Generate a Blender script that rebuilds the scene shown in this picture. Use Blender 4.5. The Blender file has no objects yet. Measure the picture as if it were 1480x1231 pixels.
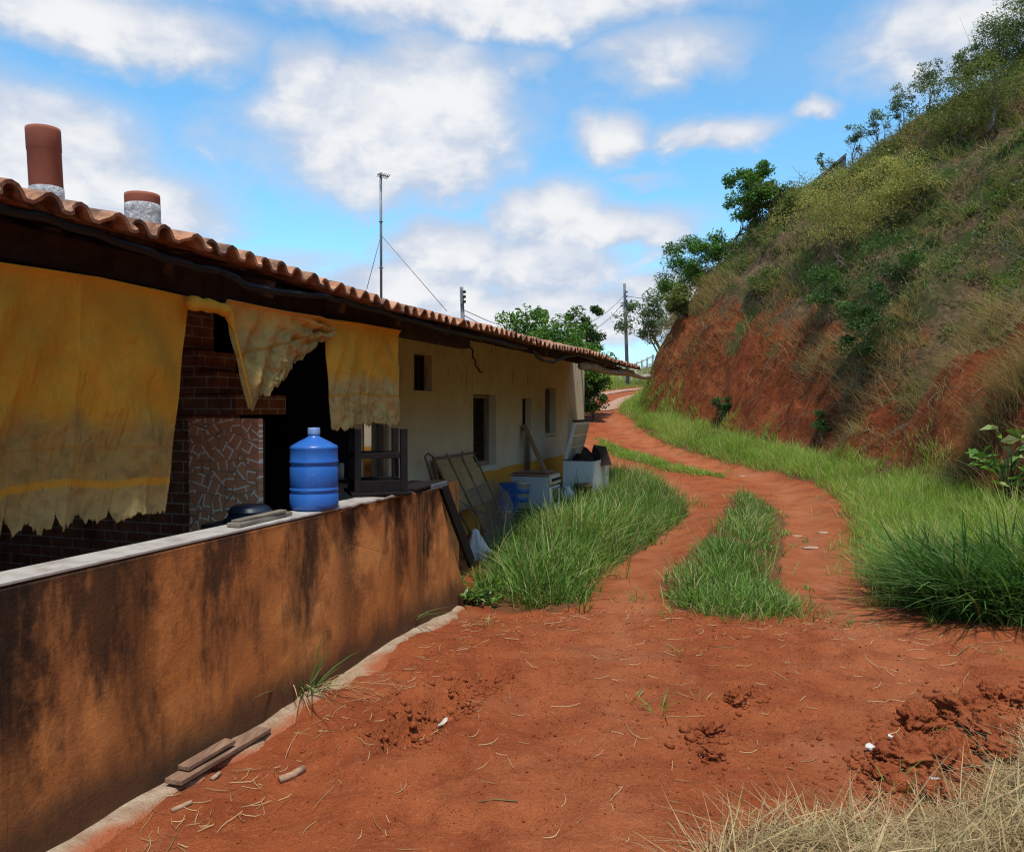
import bpy, math, random
import numpy as np
from mathutils import Vector, Matrix, Euler
random.seed(7)
R = math.radians
scene = bpy.context.scene
COL = scene.collection

# ------------------------------------------------------------------ camera
F = 1150.0; CX, CY = 740.0, 615.5
CAMH = 1.6; PITCH = R(-1.27)
cam_d = bpy.data.cameras.new("camera"); cam = bpy.data.objects.new("camera", cam_d); COL.objects.link(cam)
cam.location = (0, 0, CAMH); cam.rotation_euler = (R(90) + PITCH, 0, 0)
cam_d.sensor_width = 36.0; cam_d.lens = F / 1480 * 36.0; cam_d.clip_start = 0.05; cam_d.clip_end = 2000
scene.camera = cam

def ray(px, py):
    x = (px - CX) / F; y = -(py - CY) / F
    cp, sp = math.cos(PITCH), math.sin(PITCH)
    return np.array([x, cp - y * sp, sp + y * cp])
def at_depth(px, py, Y):
    d = ray(px, py); k = Y / d[1]
    return np.array([d[0] * k, Y, CAMH + d[2] * k])

# house frame: s runs along the facade, t out from it towards the road
ANG = math.atan(0.34); CA, SA = math.cos(ANG), math.sin(ANG)
OX = -4.01
def H(s, t, z=0.0):
    return np.array([OX + s * SA + t * CA, s * CA - t * SA, z])
def on_t(px, py, t):
    """(s, z) where the sight line meets the plane t"""
    d = ray(px, py)
    tt = lambda k: (d[0] * k - OX) * CA - (d[1] * k) * SA
    k = (t + OX * CA) / (d[0] * CA - d[1] * SA)
    x, y = d[0] * k, d[1] * k
    return (x - OX) * SA + y * CA, CAMH + d[2] * k
def on_s(px, py, s):
    """(t, z) where the sight line meets the cross plane s"""
    d = ray(px, py)
    k = (s + OX * SA) / (d[0] * SA + d[1] * CA)
    x, y = d[0] * k, d[1] * k
    return (x - OX) * CA - y * SA, CAMH + d[2] * k

# ------------------------------------------------------------------ noise
def _hash(ix, iy, seed):
    n = (ix.astype(np.int64) * 374761393 + iy.astype(np.int64) * 668265263 + seed * 69069) & 0xffffffff
    n = ((n ^ (n >> 13)) * 1274126177) & 0xffffffff
    n = n ^ (n >> 16)
    return (n & 0xffff) / 65535.0
def vnoise(x, y, seed=0):
    x = np.asarray(x, float); y = np.asarray(y, float)
    ix = np.floor(x); iy = np.floor(y); fx = x - ix; fy = y - iy
    fx = fx * fx * fx * (fx * (fx * 6 - 15) + 10); fy = fy * fy * fy * (fy * (fy * 6 - 15) + 10)
    a = _hash(ix, iy, seed); b = _hash(ix + 1, iy, seed); c = _hash(ix, iy + 1, seed); d = _hash(ix + 1, iy + 1, seed)
    return (a + (b - a) * fx) * (1 - fy) + (c + (d - c) * fx) * fy - 0.5
def fbm(x, y, seed=0, oct=4, gain=0.5):
    r = 0; a = 1.0
    for i in range(oct):
        r = r + a * vnoise(x * 2 ** i + 17.3 * i, y * 2 ** i - 9.1 * i, seed + i); a *= gain
    return r

# ------------------------------------------------------------------ objects
def tag(o, label=None, cat=None, group=None, kind=None):
    if label: o["label"] = label
    if cat: o["category"] = cat
    if group: o["group"] = group
    if kind: o["kind"] = kind
    return o
def empty(name, loc, rz=0.0, label=None, cat=None, group=None):
    o = bpy.data.objects.new(name, None); COL.objects.link(o)
    o.location = tuple(loc); o.rotation_euler = (0, 0, rz); o.empty_display_size = 0.1
    return tag(o, label, cat, group)
def link(name, me, mat, parent=None, loc=(0, 0, 0), rot=(0, 0, 0)):
    o = bpy.data.objects.new(name, me); COL.objects.link(o)
    if mat is not None:
        me.materials.clear()
        for m in (mat if isinstance(mat, (list, tuple)) else [mat]): me.materials.append(m)
    o.location = tuple(loc); o.rotation_euler = rot
    if parent is not None: o.parent = parent
    return o
def np_mesh(name, V, Q, smooth=True, attrs=None, uv=None):
    """V (n,3), Q (m,4) or (m,3) int arrays"""
    me = bpy.data.meshes.new(name)
    V = np.ascontiguousarray(V, np.float32); Q = np.ascontiguousarray(Q, np.int32)
    m, k = Q.shape
    me.vertices.add(len(V)); me.vertices.foreach_set("co", V.ravel())
    me.loops.add(m * k); me.loops.foreach_set("vertex_index", Q.ravel())
    me.polygons.add(m); me.polygons.foreach_set("loop_start", np.arange(0, m * k, k, dtype=np.int32))
    me.polygons.foreach_set("use_smooth", np.full(m, smooth, bool))
    me.update(calc_edges=True)
    for an, av in (attrs or {}).items():
        a = me.attributes.new(an, 'FLOAT', 'POINT'); a.data.foreach_set("value", np.ascontiguousarray(av, np.float32))
    if uv is not None:
        l = me.uv_layers.new(name="UVMap"); l.data.foreach_set("uv", np.ascontiguousarray(uv[Q.ravel()], np.float32).ravel())
    return me
class MB:
    """collects shapes into one mesh"""
    def __init__(s): s.v = []; s.f = []; s.sm = []
    def add(s, vs, fs, smooth=False):
        n = len(s.v); s.v += [tuple(float(c) for c in v) for v in vs]; s.f += [tuple(n + i for i in f) for f in fs]; s.sm += [smooth] * len(fs); return s
    def box(s, c, d, rot=None, taper=1.0):
        M = Euler(rot).to_matrix() if rot is not None else Matrix.Identity(3)
        vs = []
        for z in (-1, 1):
            k = taper if z > 0 else 1.0
            for x, y in ((-1, -1), (1, -1), (1, 1), (-1, 1)):
                vs.append(Vector(c) + M @ Vector((x * d[0] / 2 * k, y * d[1] / 2 * k, z * d[2] / 2)))
        return s.add(vs, [(3, 2, 1, 0), (4, 5, 6, 7), (0, 1, 5, 4), (1, 2, 6, 5), (2, 3, 7, 6), (3, 0, 4, 7)])
    def bar(s, a, b, w, h, up=(0, 0, 1)):
        a, b = Vector(a), Vector(b); d = (b - a).normalized(); u = Vector(up)
        x = d.cross(u)
        if x.length < 1e-4: x = d.cross(Vector((0, 1, 0)))
        x.normalize(); y = x.cross(d).normalized()
        vs = [p + x * i * w / 2 + y * j * h / 2 for p in (a, b) for i, j in ((-1, -1), (1, -1), (1, 1), (-1, 1))]
        return s.add(vs, [(0, 1, 2, 3), (7, 6, 5, 4), (1, 0, 4, 5), (2, 1, 5, 6), (3, 2, 6, 7), (0, 3, 7, 4)])
    def tube(s, path, r, n=8, caps=True):
        path = [Vector(p) for p in path]; m = len(path)
        rs = r if isinstance(r, (list, tuple)) else [r] * m
        vs = []; ref = None
        for i, p in enumerate(path):
            d = (path[min(i + 1, m - 1)] - path[max(i - 1, 0)]).normalized()
            if ref is None: ref = d.orthogonal().normalized()
            x = (ref - d * ref.dot(d))
            if x.length < 1e-5: x = d.orthogonal()
            x.normalize(); y = d.cross(x); ref = x
            for k in range(n):
                a = 2 * math.pi * k / n; vs.append(p + (x * math.cos(a) + y * math.sin(a)) * rs[i])
        fs = [(i * n + k, i * n + (k + 1) % n, (i + 1) * n + (k + 1) % n, (i + 1) * n + k) for i in range(m - 1) for k in range(n)]
        if caps: fs += [tuple(range(n - 1, -1, -1)), tuple((m - 1) * n + k for k in range(n))]
        return s.add(vs, fs, True)
    def lathe(s, prof, n=32, c=(0, 0, 0)):
        vs = [(c[0] + r * math.cos(2 * math.pi * k / n), c[1] + r * math.sin(2 * math.pi * k / n), c[2] + z) for r, z in prof for k in range(n)]
        fs = [(i * n + k, i * n + (k + 1) % n, (i + 1) * n + (k + 1) % n, (i + 1) * n + k) for i in range(len(prof) - 1) for k in range(n)]
        return s.add(vs, fs, True)
    def prism(s, poly, z0, z1):
        n = len(poly); vs = [(x, y, z) for z in (z0, z1) for x, y in poly]
        return s.add(vs, [tuple(range(n - 1, -1, -1)), tuple(range(n, 2 * n))] + [(i, (i + 1) % n, n + (i + 1) % n, n + i) for i in range(n)])
    def build(s, name, mat, parent=None, loc=(0, 0, 0), rot=(0, 0, 0), bevel=0.0):
        me = bpy.data.meshes.new(name); me.from_pydata(s.v, [], s.f)
        me.polygons.foreach_set("use_smooth", np.array(s.sm, bool)); me.update()
        o = link(name, me, mat, parent, loc, rot)
        if bevel:
            b = o.modifiers.new("bevel", 'BEVEL'); b.width = bevel; b.segments = 2; b.limit_method = 'ANGLE'; b.angle_limit = R(40)
        return o
def copy_tree(o, parent=None):
    c = o.copy(); COL.objects.link(c)
    if parent is not None: c.parent = parent
    for ch in list(o.children): copy_tree(ch, c)
    return c

# ------------------------------------------------------------------ materials
class NT:
    def __init__(s, name):
        s.m = bpy.data.materials.new(name); s.m.use_nodes = True; s.t = s.m.node_tree
        s.t.nodes.clear(); s.out = s.t.nodes.new("ShaderNodeOutputMaterial")
        s.tc = s.t.nodes.new("ShaderNodeTexCoord")
    def n(s, ty, **k):
        x = s.t.nodes.new(ty)
        for a, b in k.items(): setattr(x, a, b)
        return x
    def set(s, sock, v):
        if hasattr(v, "is_output") or isinstance(v, bpy.types.NodeSocket): s.t.links.new(v, sock)
        elif isinstance(v, (int, float)): sock.default_value = v
        else:
            v = tuple(v); sock.default_value = (v + (1.0,)) if (len(v) == 3 and sock.type == 'RGBA') else v
    @property
    def obj(s): return s.tc.outputs["Object"]
    @property
    def uv(s): return s.tc.outputs["UV"]
    def attr(s, name): return s.n("ShaderNodeAttribute", attribute_name=name).outputs["Fac"]
    def geo(s, o): return s.n("ShaderNodeNewGeometry").outputs[o]
    def rnd(s): return s.n("ShaderNodeObjectInfo").outputs["Random"]
    def map(s, v, scale=(1, 1, 1), loc=(0, 0, 0), rot=(0, 0, 0)):
        x = s.n("ShaderNodeMapping"); s.set(x.inputs[0], v); x.inputs["Scale"].default_value = scale; x.inputs["Location"].default_value = loc; x.inputs["Rotation"].default_value = rot
        return x.outputs[0]
    def noise(s, v, scale=5, detail=4, rough=0.55, dist=0.0):
        x = s.n("ShaderNodeTexNoise"); s.set(x.inputs["Vector"], v); x.inputs["Scale"].default_value = scale; x.inputs["Detail"].default_value = detail; x.inputs["Roughness"].default_value = rough; x.inputs["Distortion"].default_value = dist
        return x.outputs[0]
    def vor(s, v, scale=5, feature='F1', out=0):
        x = s.n("ShaderNodeTexVoronoi", feature=feature); s.set(x.inputs["Vector"], v); x.inputs["Scale"].default_value = scale
        return x.outputs[out]
    def ramp(s, f, *stops):
        x = s.n("ShaderNodeValToRGB"); s.set(x.inputs[0], f); e = x.color_ramp.elements
        while len(e) < len(stops): e.new(0.5)
        for i, (p, c) in enumerate(stops):
            e[i].position = p; e[i].color = (c, c, c, 1) if isinstance(c, (int, float)) else tuple(c) + (1,)
        return x.outputs[0]
    def mix(s, f, a, b, mode='MIX'):
        x = s.n("ShaderNodeMix", data_type='RGBA', blend_type=mode); s.set(x.inputs[0], f); s.set(x.inputs[6], a); s.set(x.inputs[7], b); return x.outputs[2]
    def m_(s, op, a, b=0.0, c=None, clamp=False):
        x = s.n("ShaderNodeMath", operation=op, use_clamp=clamp); s.set(x.inputs[0], a); s.set(x.inputs[1], b)
        if c is not None: s.set(x.inputs[2], c)
        return x.outputs[0]
    def sep(s, v):
        x = s.n("ShaderNodeSeparateXYZ"); s.set(x.inputs[0], v); return x.outputs
    def comb(s, a, b, c):
        x = s.n("ShaderNodeCombineXYZ"); s.set(x.inputs[0], a); s.set(x.inputs[1], b); s.set(x.inputs[2], c); return x.outputs[0]
    def smooth(s, v, a, b, lo=0.0, hi=1.0):
        x = s.n("ShaderNodeMapRange", interpolation_type='SMOOTHSTEP'); s.set(x.inputs[0], v); x.inputs[1].default_value = a; x.inputs[2].default_value = b; x.inputs[3].default_value = lo; x.inputs[4].default_value = hi
        return x.outputs[0]
    def bump(s, h, strength=0.5, dist=0.01, normal=None):
        x = s.n("ShaderNodeBump"); s.set(x.inputs["Height"], h); x.inputs["Strength"].default_value = strength; x.inputs["Distance"].default_value = dist
        if normal is not None: s.set(x.inputs["Normal"], normal)
        return x.outputs[0]
    def bsdf(s, col, rough=0.8, normal=None, spec=0.3, metal=0.0, trans=0.0, trans_col=None):
        p = s.n("ShaderNodeBsdfPrincipled"); s.set(p.inputs["Base Color"], col); s.set(p.inputs["Roughness"], rough)
        p.inputs["Specular IOR Level"].default_value = spec; p.inputs["Metallic"].default_value = metal
        if normal is not None: s.set(p.inputs["Normal"], normal)
        o = p.outputs[0]
        if trans > 0:
            t = s.n("ShaderNodeBsdfTranslucent"); s.set(t.inputs[0], trans_col if trans_col is not None else col)
            if normal is not None: s.set(t.inputs["Normal"], normal)
            x = s.n("ShaderNodeMixShader"); x.inputs[0].default_value = trans
            s.t.links.new(o, x.inputs[1]); s.t.links.new(t.outputs[0], x.inputs[2]); o = x.outputs[0]
        s.t.links.new(o, s.out.inputs[0]); return s.m

def mat_plain(name, col, rough=0.6, spec=0.3, var=0.25, scale=12, bump=0.15, metal=0.0, dirt=None, dirt_amt=0.5):
    t = NT(name); n = t.noise(t.obj, scale, 5, 0.6); n2 = t.noise(t.obj, scale * 0.25, 3, 0.6)
    c = t.mix(t.ramp(n, (0.3, 0.0), (0.7, 1.0)), tuple(x * (1 - var) for x in col), tuple(min(1, x * (1 + var)) for x in col))
    if dirt is not None: c = t.mix(t.ramp(n2, (0.45, 0.0), (0.7, dirt_amt)), c, dirt)
    return t.bsdf(c, rough, t.bump(n, bump, 0.004), spec, metal)
# ------------------------------------------------------------------ terrain shape
ROAD = np.array([(0.9, -18), (1.0, 0), (1.3, 3), (1.75, 6.1), (2.45, 9), (3.5, 12), (4.05, 14.5), (3.95, 16.8), (3.25, 19.5), (2.7, 22.5), (2.4, 27), (3.05, 31.5), (4.8, 37), (7.8, 42), (12.5, 47), (20, 53), (34, 62), (60, 78)], float)
BASE = np.array([(5.2, -20), (5.5, 3), (6.0, 8), (6.5, 13.0), (6.4, 16), (6.1, 20), (5.25, 23), (4.35, 26), (4.55, 29), (6.3, 33.2), (9.4, 38.2), (14.5, 43), (22, 48.5), (36, 57), (62, 72), (100, 95)], float)
def smooth_poly(P, n=12):
    out = []
    for i in range(len(P) - 1):
        p0 = P[max(i - 1, 0)]; p1 = P[i]; p2 = P[i + 1]; p3 = P[min(i + 2, len(P) - 1)]
        for k in range(n):
            t = k / n
            out.append(0.5 * ((2 * p1) + (-p0 + p2) * t + (2 * p0 - 5 * p1 + 4 * p2 - p3) * t * t + (-p0 + 3 * p1 - 3 * p2 + p3) * t ** 3))
    out.append(P[-1]); return np.array(out)
ROADS = smooth_poly(ROAD, 6); BASES = smooth_poly(BASE, 6)
def sdist(P, x, y):
    """signed distance to a polyline, + on its right-hand side"""
    best = np.full(x.shape, 1e9); sg = np.zeros(x.shape)
    for (ax, ay), (bx, by) in zip(P[:-1], P[1:]):
        dx, dy = bx - ax, by - ay; L = dx * dx + dy * dy
        t = np.clip(((x - ax) * dx + (y - ay) * dy) / L, 0, 1)
        ex, ey = x - ax - t * dx, y - ay - t * dy
        d = ex * ex + ey * ey; c = ex * dy - ey * dx
        m = d < best; best = np.where(m, d, best); sg = np.where(m, np.where(c >= 0, 1.0, -1.0), sg)
    return np.sqrt(best) * sg
_hy = np.array([-40, 11, 13, 16, 18, 22, 28, 36, 45, 60, 90, 160, 400.]); _hz = np.array([0, 0, 0.02, 0.10, 0.22, 0.62, 1.3, 2.1, 2.85, 4.0, 6.0, 9, 12])
_pl = np.array([-9, 0, 0.2, 0.6, 1.1, 1.7, 2.3, 4, 7, 11, 16, 22, 40, 80]); _pz = np.array([0, 0, 0.28, 0.86, 1.52, 2.28, 2.95, 4.75, 7.1, 10.1, 13.6, 17.6, 23, 26.])
_rd = np.random.RandomState(4242)
DENTS = np.c_[_rd.uniform(-1.2, 3.2, 70), _rd.uniform(2.7, 7.2, 70), _rd.uniform(0.035, 0.07, 70), _rd.normal(1.5, 0.5, 70), _rd.uniform(0.006, 0.020, 70)]
def terrain(x, y, fine=True):
    x = np.asarray(x, float); y = np.asarray(y, float)
    sh = x.shape; x = x.ravel(); y = y.ravel()
    z = np.interp(y, _hy, _hz)
    l = sdist(BASES, x, y); r = sdist(ROADS, x, y)
    l2 = l + (0.7 * fbm(x * 0.45, y * 0.45, 3, 3) + 0.35 * fbm(x * 1.6, y * 1.6, 4, 2)) * np.clip((l + 0.6) / 1.2, 0, 1)
    z = z + 0.34 * np.clip((l + 3.0) / 3.0, 0, 1) ** 2 * np.clip((y - 2) / 6, 0, 1)
    l2 = l2 + (0.34 * fbm(y * 2.1 + x * 0.6, x * 0.9, 51, 5, 0.62) - 0.26 * np.abs(fbm(y * 3.6 - x * 0.8, x * 1.1, 57, 4, 0.6))) * np.clip(l / 0.4, 0, 1) * np.clip((5 - l) / 2, 0.15, 1)
    l2 = l2 - 1.25 * np.exp(-((y - 14.9 - 0.55 * l) / 0.75) ** 2) * np.clip(l / 1.4, 0, 1) * np.clip((7 - l) / 3, 0, 1)
    l2 = l2 - 0.5 * np.exp(-((y - 22.6 - 0.4 * l) / 0.45) ** 2) * np.clip(l / 1.2, 0, 1) * np.clip((5 - l) / 2, 0, 1)
    l2 = l2 + 0.45 * np.clip(l / 0.8, 0, 1) * np.clip((y - 8.5) / 1.5, 0, 1) * np.clip((14.0 - y) / 1.0, 0, 1) * np.clip((6 - l) / 3, 0, 1)
    hz = np.interp(l2, _pl, _pz)
    cut = np.clip(l / 0.6, 0, 1)
    hz = hz + 1.15 * np.clip(l / 1.1, 0, 1) * np.clip((9.5 - l) / 5.5, 0, 1) * np.clip((y - 19.5) / 5, 0, 1) + 0.12 * np.clip((l - 1) / 2, 0, 1) * np.clip((y - 12) / 8, 0, 1)
    hz = hz - 1.0 * np.exp(-((l + 0.5 * fbm(y * 0.7, x * 0.3, 61, 3) - 4.6) / 0.65) ** 2) * np.clip((y - 9) / 3, 0, 1) * np.clip((22 - y) / 5, 0, 1)
    hz = hz + cut * (0.30 * fbm(x * 1.1, y * 1.1, 11, 4) + 0.6 * np.clip(l / 6, 0, 1) * fbm(x * 0.35, y * 0.35, 14, 3))
    z = z + hz
    # wheel tracks and the raised strip between them
    a = np.abs(r); far = np.clip((y - 5.5) / 3, 0, 1)
    z = z - 0.05 * far * np.exp(-((a - 0.9) / 0.3) ** 2) + 0.03 * far * np.exp(-(a / 0.35) ** 2)
    # scraped rut in the yard
    ax, ay, bx, by = -0.56, 3.75, -0.10, 4.75
    t = np.clip(((x - ax) * (bx - ax) + (y - ay) * (by - ay)) / ((bx - ax) ** 2 + (by - ay) ** 2), 0, 1)
    dd = np.hypot(x - ax - t * (bx - ax), y - ay - t * (by - ay))
    dd = dd + 0.09 * fbm(x * 7, y * 7, 71, 3)
    z = z - 0.14 * np.exp(-(np.clip(dd, 0, None) / 0.10) ** 4) * (1 - 0.55 * t) + 0.035 * np.exp(-((dd - 0.22) / 0.09) ** 2)
    if fine:
        near = np.clip((8.5 - y) / 1.5, 0, 1) * np.clip((y - 1.5), 0, 1)
        z = z + near * (0.010 * fbm(x * 13, y * 13, 81, 3) - 0.022 * np.clip(np.abs(fbm(x * 2.4, y * 2.4, 85, 3)) * -1 + 0.12, 0, 1) / 0.12 * np.clip(fbm(x * 0.9, y * 0.9, 89, 2) + 0.15, 0, 0.5) * 2)
        for k_ in range(len(DENTS)):
            ex, ey, er, ea, ed_ = DENTS[k_]
            m_ = (np.abs(x - ex) < 0.4) & (np.abs(y - ey) < 0.4)
            if not m_.any(): continue
            u_ = (x[m_] - ex) * math.cos(ea) + (y[m_] - ey) * math.sin(ea); v_ = -(x[m_] - ex) * math.sin(ea) + (y[m_] - ey) * math.cos(ea)
            q_ = np.sqrt((u_ / (er * 1.9)) ** 2 + (v_ / er) ** 2); z[m_] += ed_ * (-np.exp(-q_ ** 4) + 0.45 * np.exp(-((q_ - 1.25) / 0.25) ** 2))
        z = z + 0.045 * fbm(x * 1.3, y * 1.3, 21, 3) + 0.022 * fbm(x * 5, y * 5, 25, 4) * (1 + 1.2 * np.clip(fbm(x * .8, y * .8, 31, 2) + 0.1, 0, 1))
    return z.reshape(sh)
def crest(px):
    """the point of the skyline in that direction"""
    d = ray(px, 600); k = np.linspace(8, 60, 1600); z = terrain(d[0] * k, d[1] * k, False); i = int(np.argmax((z - CAMH) / k))
    return np.array([d[0] * k[i], d[1] * k[i], z[i]])
def gz(x, y): return float(terrain(np.array([x]), np.array([y]))[0])
def on_ground(px, py, dmin=1.5):
    d = ray(px, py); k = np.linspace(dmin, 90, 3000)
    z = terrain(d[0] * k, d[1] * k); s = CAMH + d[2] * k - z
    i = int(np.argmax(s < 0)); 
    if s[i] >= 0: i = len(k) - 1
    return np.array([d[0] * k[i], d[1] * k[i], z[i]])

# ------------------------------------------------------------------ soil materials
def soil_color(t, v):
    big = t.noise(v, 0.55, 4, 0.6); mid = t.noise(v, 3.0, 6, 0.65); fine = t.noise(v, 38, 4, 0.75); speck = t.noise(v, 120, 2, 0.8)
    c = t.mix(t.ramp(big, (0.35, 0.0), (0.65, 1.0)), (0.30, 0.070, 0.021), (0.40, 0.112, 0.038))
    c = t.mix(t.ramp(mid, (0.36, 0.9), (0.56, 0.0)), c, (0.24, 0.052, 0.017))
    c = t.mix(t.ramp(fine, (0.55, 0.0), (0.78, 0.6)), c, (0.54, 0.21, 0.105))
    c = t.mix(t.ramp(fine, (0.22, 0.6), (0.42, 0.0)), c, (0.16, 0.04, 0.016))
    c = t.mix(t.ramp(speck, (0.66, 0.0), (0.75, 0.5)), c, (0.5, 0.26, 0.15))
    h = t.m_('ADD', t.m_('MULTIPLY', mid, 1.2), t.m_('ADD', t.m_('MULTIPLY', fine, 0.8), t.m_('MULTIPLY', speck, 0.4)))
    return c, h
def make_soil():
    t = NT("red_soil"); c, h = soil_color(t, t.obj)
    dk = t.noise(t.obj, 1.1, 5, 0.6)
    c = t.mix(t.ramp(dk, (0.55, 0.0), (0.72, 0.55)), c, (0.17, 0.068, 0.035))
    c = t.mix(t.m_("MULTIPLY", t.attr("lane"), t.ramp(t.noise(t.obj, 2.2, 5, 0.6), (0.35, 0.15), (0.65, 0.6))), c, (0.46, 0.165, 0.072))
    c = t.mix(t.ramp(t.noise(t.obj, 0.9, 5, 0.65, 0.4), (0.56, 0.0), (0.70, 0.40)), c, (0.47, 0.175, 0.080))
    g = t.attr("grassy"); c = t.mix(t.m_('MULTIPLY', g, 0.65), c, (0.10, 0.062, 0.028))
    return t.bsdf(c, 0.95, t.bump(h, 1.0, 0.03), 0.12)
def make_hill():
    t = NT("hill_soil"); c, h = soil_color(t, t.obj)
    st = t.noise(t.map(t.obj, (2.2, 2.2, 0.8)), 2.6, 7, 0.72)
    c = t.mix(t.ramp(st, (0.38, 0.8), (0.60, 0.0)), c, (0.12, 0.032, 0.014))
    veg = t.attr("veg"); n = t.noise(t.obj, 1.6, 6, 0.65); n2 = t.noise(t.obj, 9, 5, 0.7)
    litter = t.mix(t.ramp(n2, (0.35, 0.0), (0.65, 1.0)), (0.10, 0.052, 0.028), (0.25, 0.17, 0.095))
    green = t.mix(n2, (0.035, 0.055, 0.014), (0.09, 0.115, 0.03))
    lit = t.mix(t.ramp(t.noise(t.obj, 0.8, 4, 0.6), (0.42, 0.0), (0.6, 1.0)), litter, green)
    f = t.m_('ADD', veg, t.m_('MULTIPLY', t.m_('SUBTRACT', n, 0.5), 1.6))
    c = t.mix(t.smooth(f, 0.30, 0.62), c, lit)
    hh = t.m_('ADD', h, t.m_('MULTIPLY', st, 2.0))
    return t.bsdf(c, 0.95, t.bump(hh, 1.0, 0.07), 0.1)
M_SOIL = make_soil(); M_HILL = make_hill()

# ------------------------------------------------------------------ terrain mesh, split into ground / dirt road / hillside
def cat(*a): return np.unique(np.round(np.concatenate(a), 4))
GX = cat(np.arange(-90, -9, 6), np.arange(-9, -2.5, 0.5), np.arange(-2.5, 4.0, 0.035), np.arange(4.0, 7, 0.055), np.arange(7, 10, 0.09), np.arange(10, 26, 0.3), np.arange(26, 120, 6))
GY = cat(np.arange(-24, 2, 2), np.arange(2, 2.6, 0.1), np.arange(2.6, 6.6, 0.03), np.arange(6.6, 8, 0.05), np.arange(8, 14, 0.09), np.arange(14, 34, 0.13), np.arange(34, 62, 0.8), np.arange(62, 100, 2), np.arange(100, 200, 9))
gx, gy = np.meshgrid(GX, GY)
GZ = terrain(gx, gy)
def px_poly(pts, dmin=1.5): return np.array([on_ground(a, b, dmin)[:2] for a, b in pts])
def in_poly(P, x, y):
    r = np.zeros(x.shape, bool); j = len(P) - 1
    for i in range(len(P)):
        xi, yi = P[i]; xj, yj = P[j]
        c = ((yi > y) != (yj > y)) & (x < (xj - xi) * (y - yi) / (yj - yi + 1e-12) + xi)
        r ^= c; j = i
    return r
# grassy areas, as outlines on the ground (metres)
G_LEFT = np.array([(-0.30, 6.55), (-0.02, 6.30), (0.35, 6.25), (0.62, 6.55), (0.72, 7.1), (0.95, 7.9), (1.45, 9.0), (2.2, 10.8), (2.75, 12.3), (2.95, 14.0), (2.7, 15.8), (2.1, 16.9), (1.3, 15.5), (0.9, 13.8), (0.25, 11.6), (-0.05, 9.9), (-0.30, 8.6), (-0.36, 7.5)])
G_MID = np.array([(1.25, 6.25), (1.62, 5.95), (2.2, 6.2), (2.45, 7.2), (2.85, 8.4), (3.45, 10.0), (4.0, 11.6), (4.2, 13.0), (4.15, 14.0), (3.85, 13.9), (3.5, 12.9), (3.0, 11.3), (2.35, 9.7), (1.8, 8.4), (1.35, 7.2)])
G_RIGHT = np.array([(3.2, 6.0), (3.02, 6.5), (3.2, 7.3), (3.75, 8.7), (4.55, 10.7), (5.2, 12.6), (5.55, 14.6), (5.4, 16.6), (4.8, 18.8), (4.15, 21.4), (3.85, 24.0), (3.75, 27.5), (4.35, 31), (6.1, 36), (8.6, 40.2), (9.6, 38.9), (6.4, 33.6), (5.0, 29.5), (4.8, 26), (5.5, 23), (6.3, 20.2), (6.65, 16), (6.75, 13), (6.25, 8), (5.9, 5.6), (4.4, 5.6)])
G_BIT = np.array([(2.55, 19.7), (3.35, 17.9), (4.3, 16.2), (4.45, 16.5), (3.7, 18.5), (2.85, 21.2), (2.5, 22.8), (2.3, 21.5)])
G_FAR = np.array([(-9, 30), (-2, 26), (0.6, 25), (1.0, 30), (2.2, 35), (4.4, 40), (8, 45.5), (14, 52), (20, 60), (-10, 60)])
grassy = np.zeros(gx.shape)
for P in (G_LEFT, G_MID, G_RIGHT, G_BIT, G_FAR): grassy = np.maximum(grassy, in_poly(P, gx, gy).astype(float))
lcell = sdist(BASES, gx.ravel(), gy.ravel()).reshape(gx.shape); rcell = sdist(ROADS, gx.ravel(), gy.ravel()).reshape(gx.shape)
veg = np.interp(lcell, [0.0, 0.8, 1.6, 2.3, 3.0, 6], [0.12, 0.2, 0.42, 0.68, 0.8, 0.95]) + 0.5 * fbm(gx * 0.6, gy * 0.6, 41, 3)
veg = veg + 0.10 * np.clip((21 - gy) / 5, 0, 1) * np.clip(lcell / 0.4, 0, 1) - 0.3 * np.exp(-((gx - 7.9) / 1.0) ** 2 - ((gy - 11.5) / 1.6) ** 2)
veg = veg - 0.25 * np.exp(-((gx - 5.0) / 1.6) ** 2 - ((gy - 24) / 4) ** 2)
nx, ny = len(GX), len(GY)
I = (np.arange(ny - 1)[:, None] * nx + np.arange(nx - 1)[None, :])
Q = np.stack([I, I + 1, I + nx + 1, I + nx], -1).reshape(-1, 4)
VV = np.stack([gx, gy, GZ], -1).reshape(-1, 3)
lc = (lcell[:-1, :-1] + lcell[1:, 1:]).ravel() / 2; rc = (rcell[:-1, :-1] + rcell[1:, 1:]).ravel() / 2
is_h = lc > 0.0; is_r = (~is_h) & (np.abs(rc) < 1.42)
rc2 = np.abs(rcell.ravel()); lane = np.exp(-((rc2 - 0.9) / 0.32) ** 2) * (0.35 + 0.65 * np.clip((gy.ravel() - 3.5) / 3, 0, 1))
def sub(name, mask, mat):
    q = Q[mask]; u, inv = np.unique(q, return_inverse=True)
    me = np_mesh(name, VV[u], inv.reshape(-1, 4), True, {"grassy": grassy.ravel()[u], "lane": lane[u], "veg": veg.ravel()[u]})
    o = link(name, me, mat); o["kind"] = "structure"; return o
sub("ground", ~(is_h | is_r), M_SOIL); sub("dirt_road", is_r, M_SOIL); sub("hillside", is_h, M_HILL)

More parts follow.
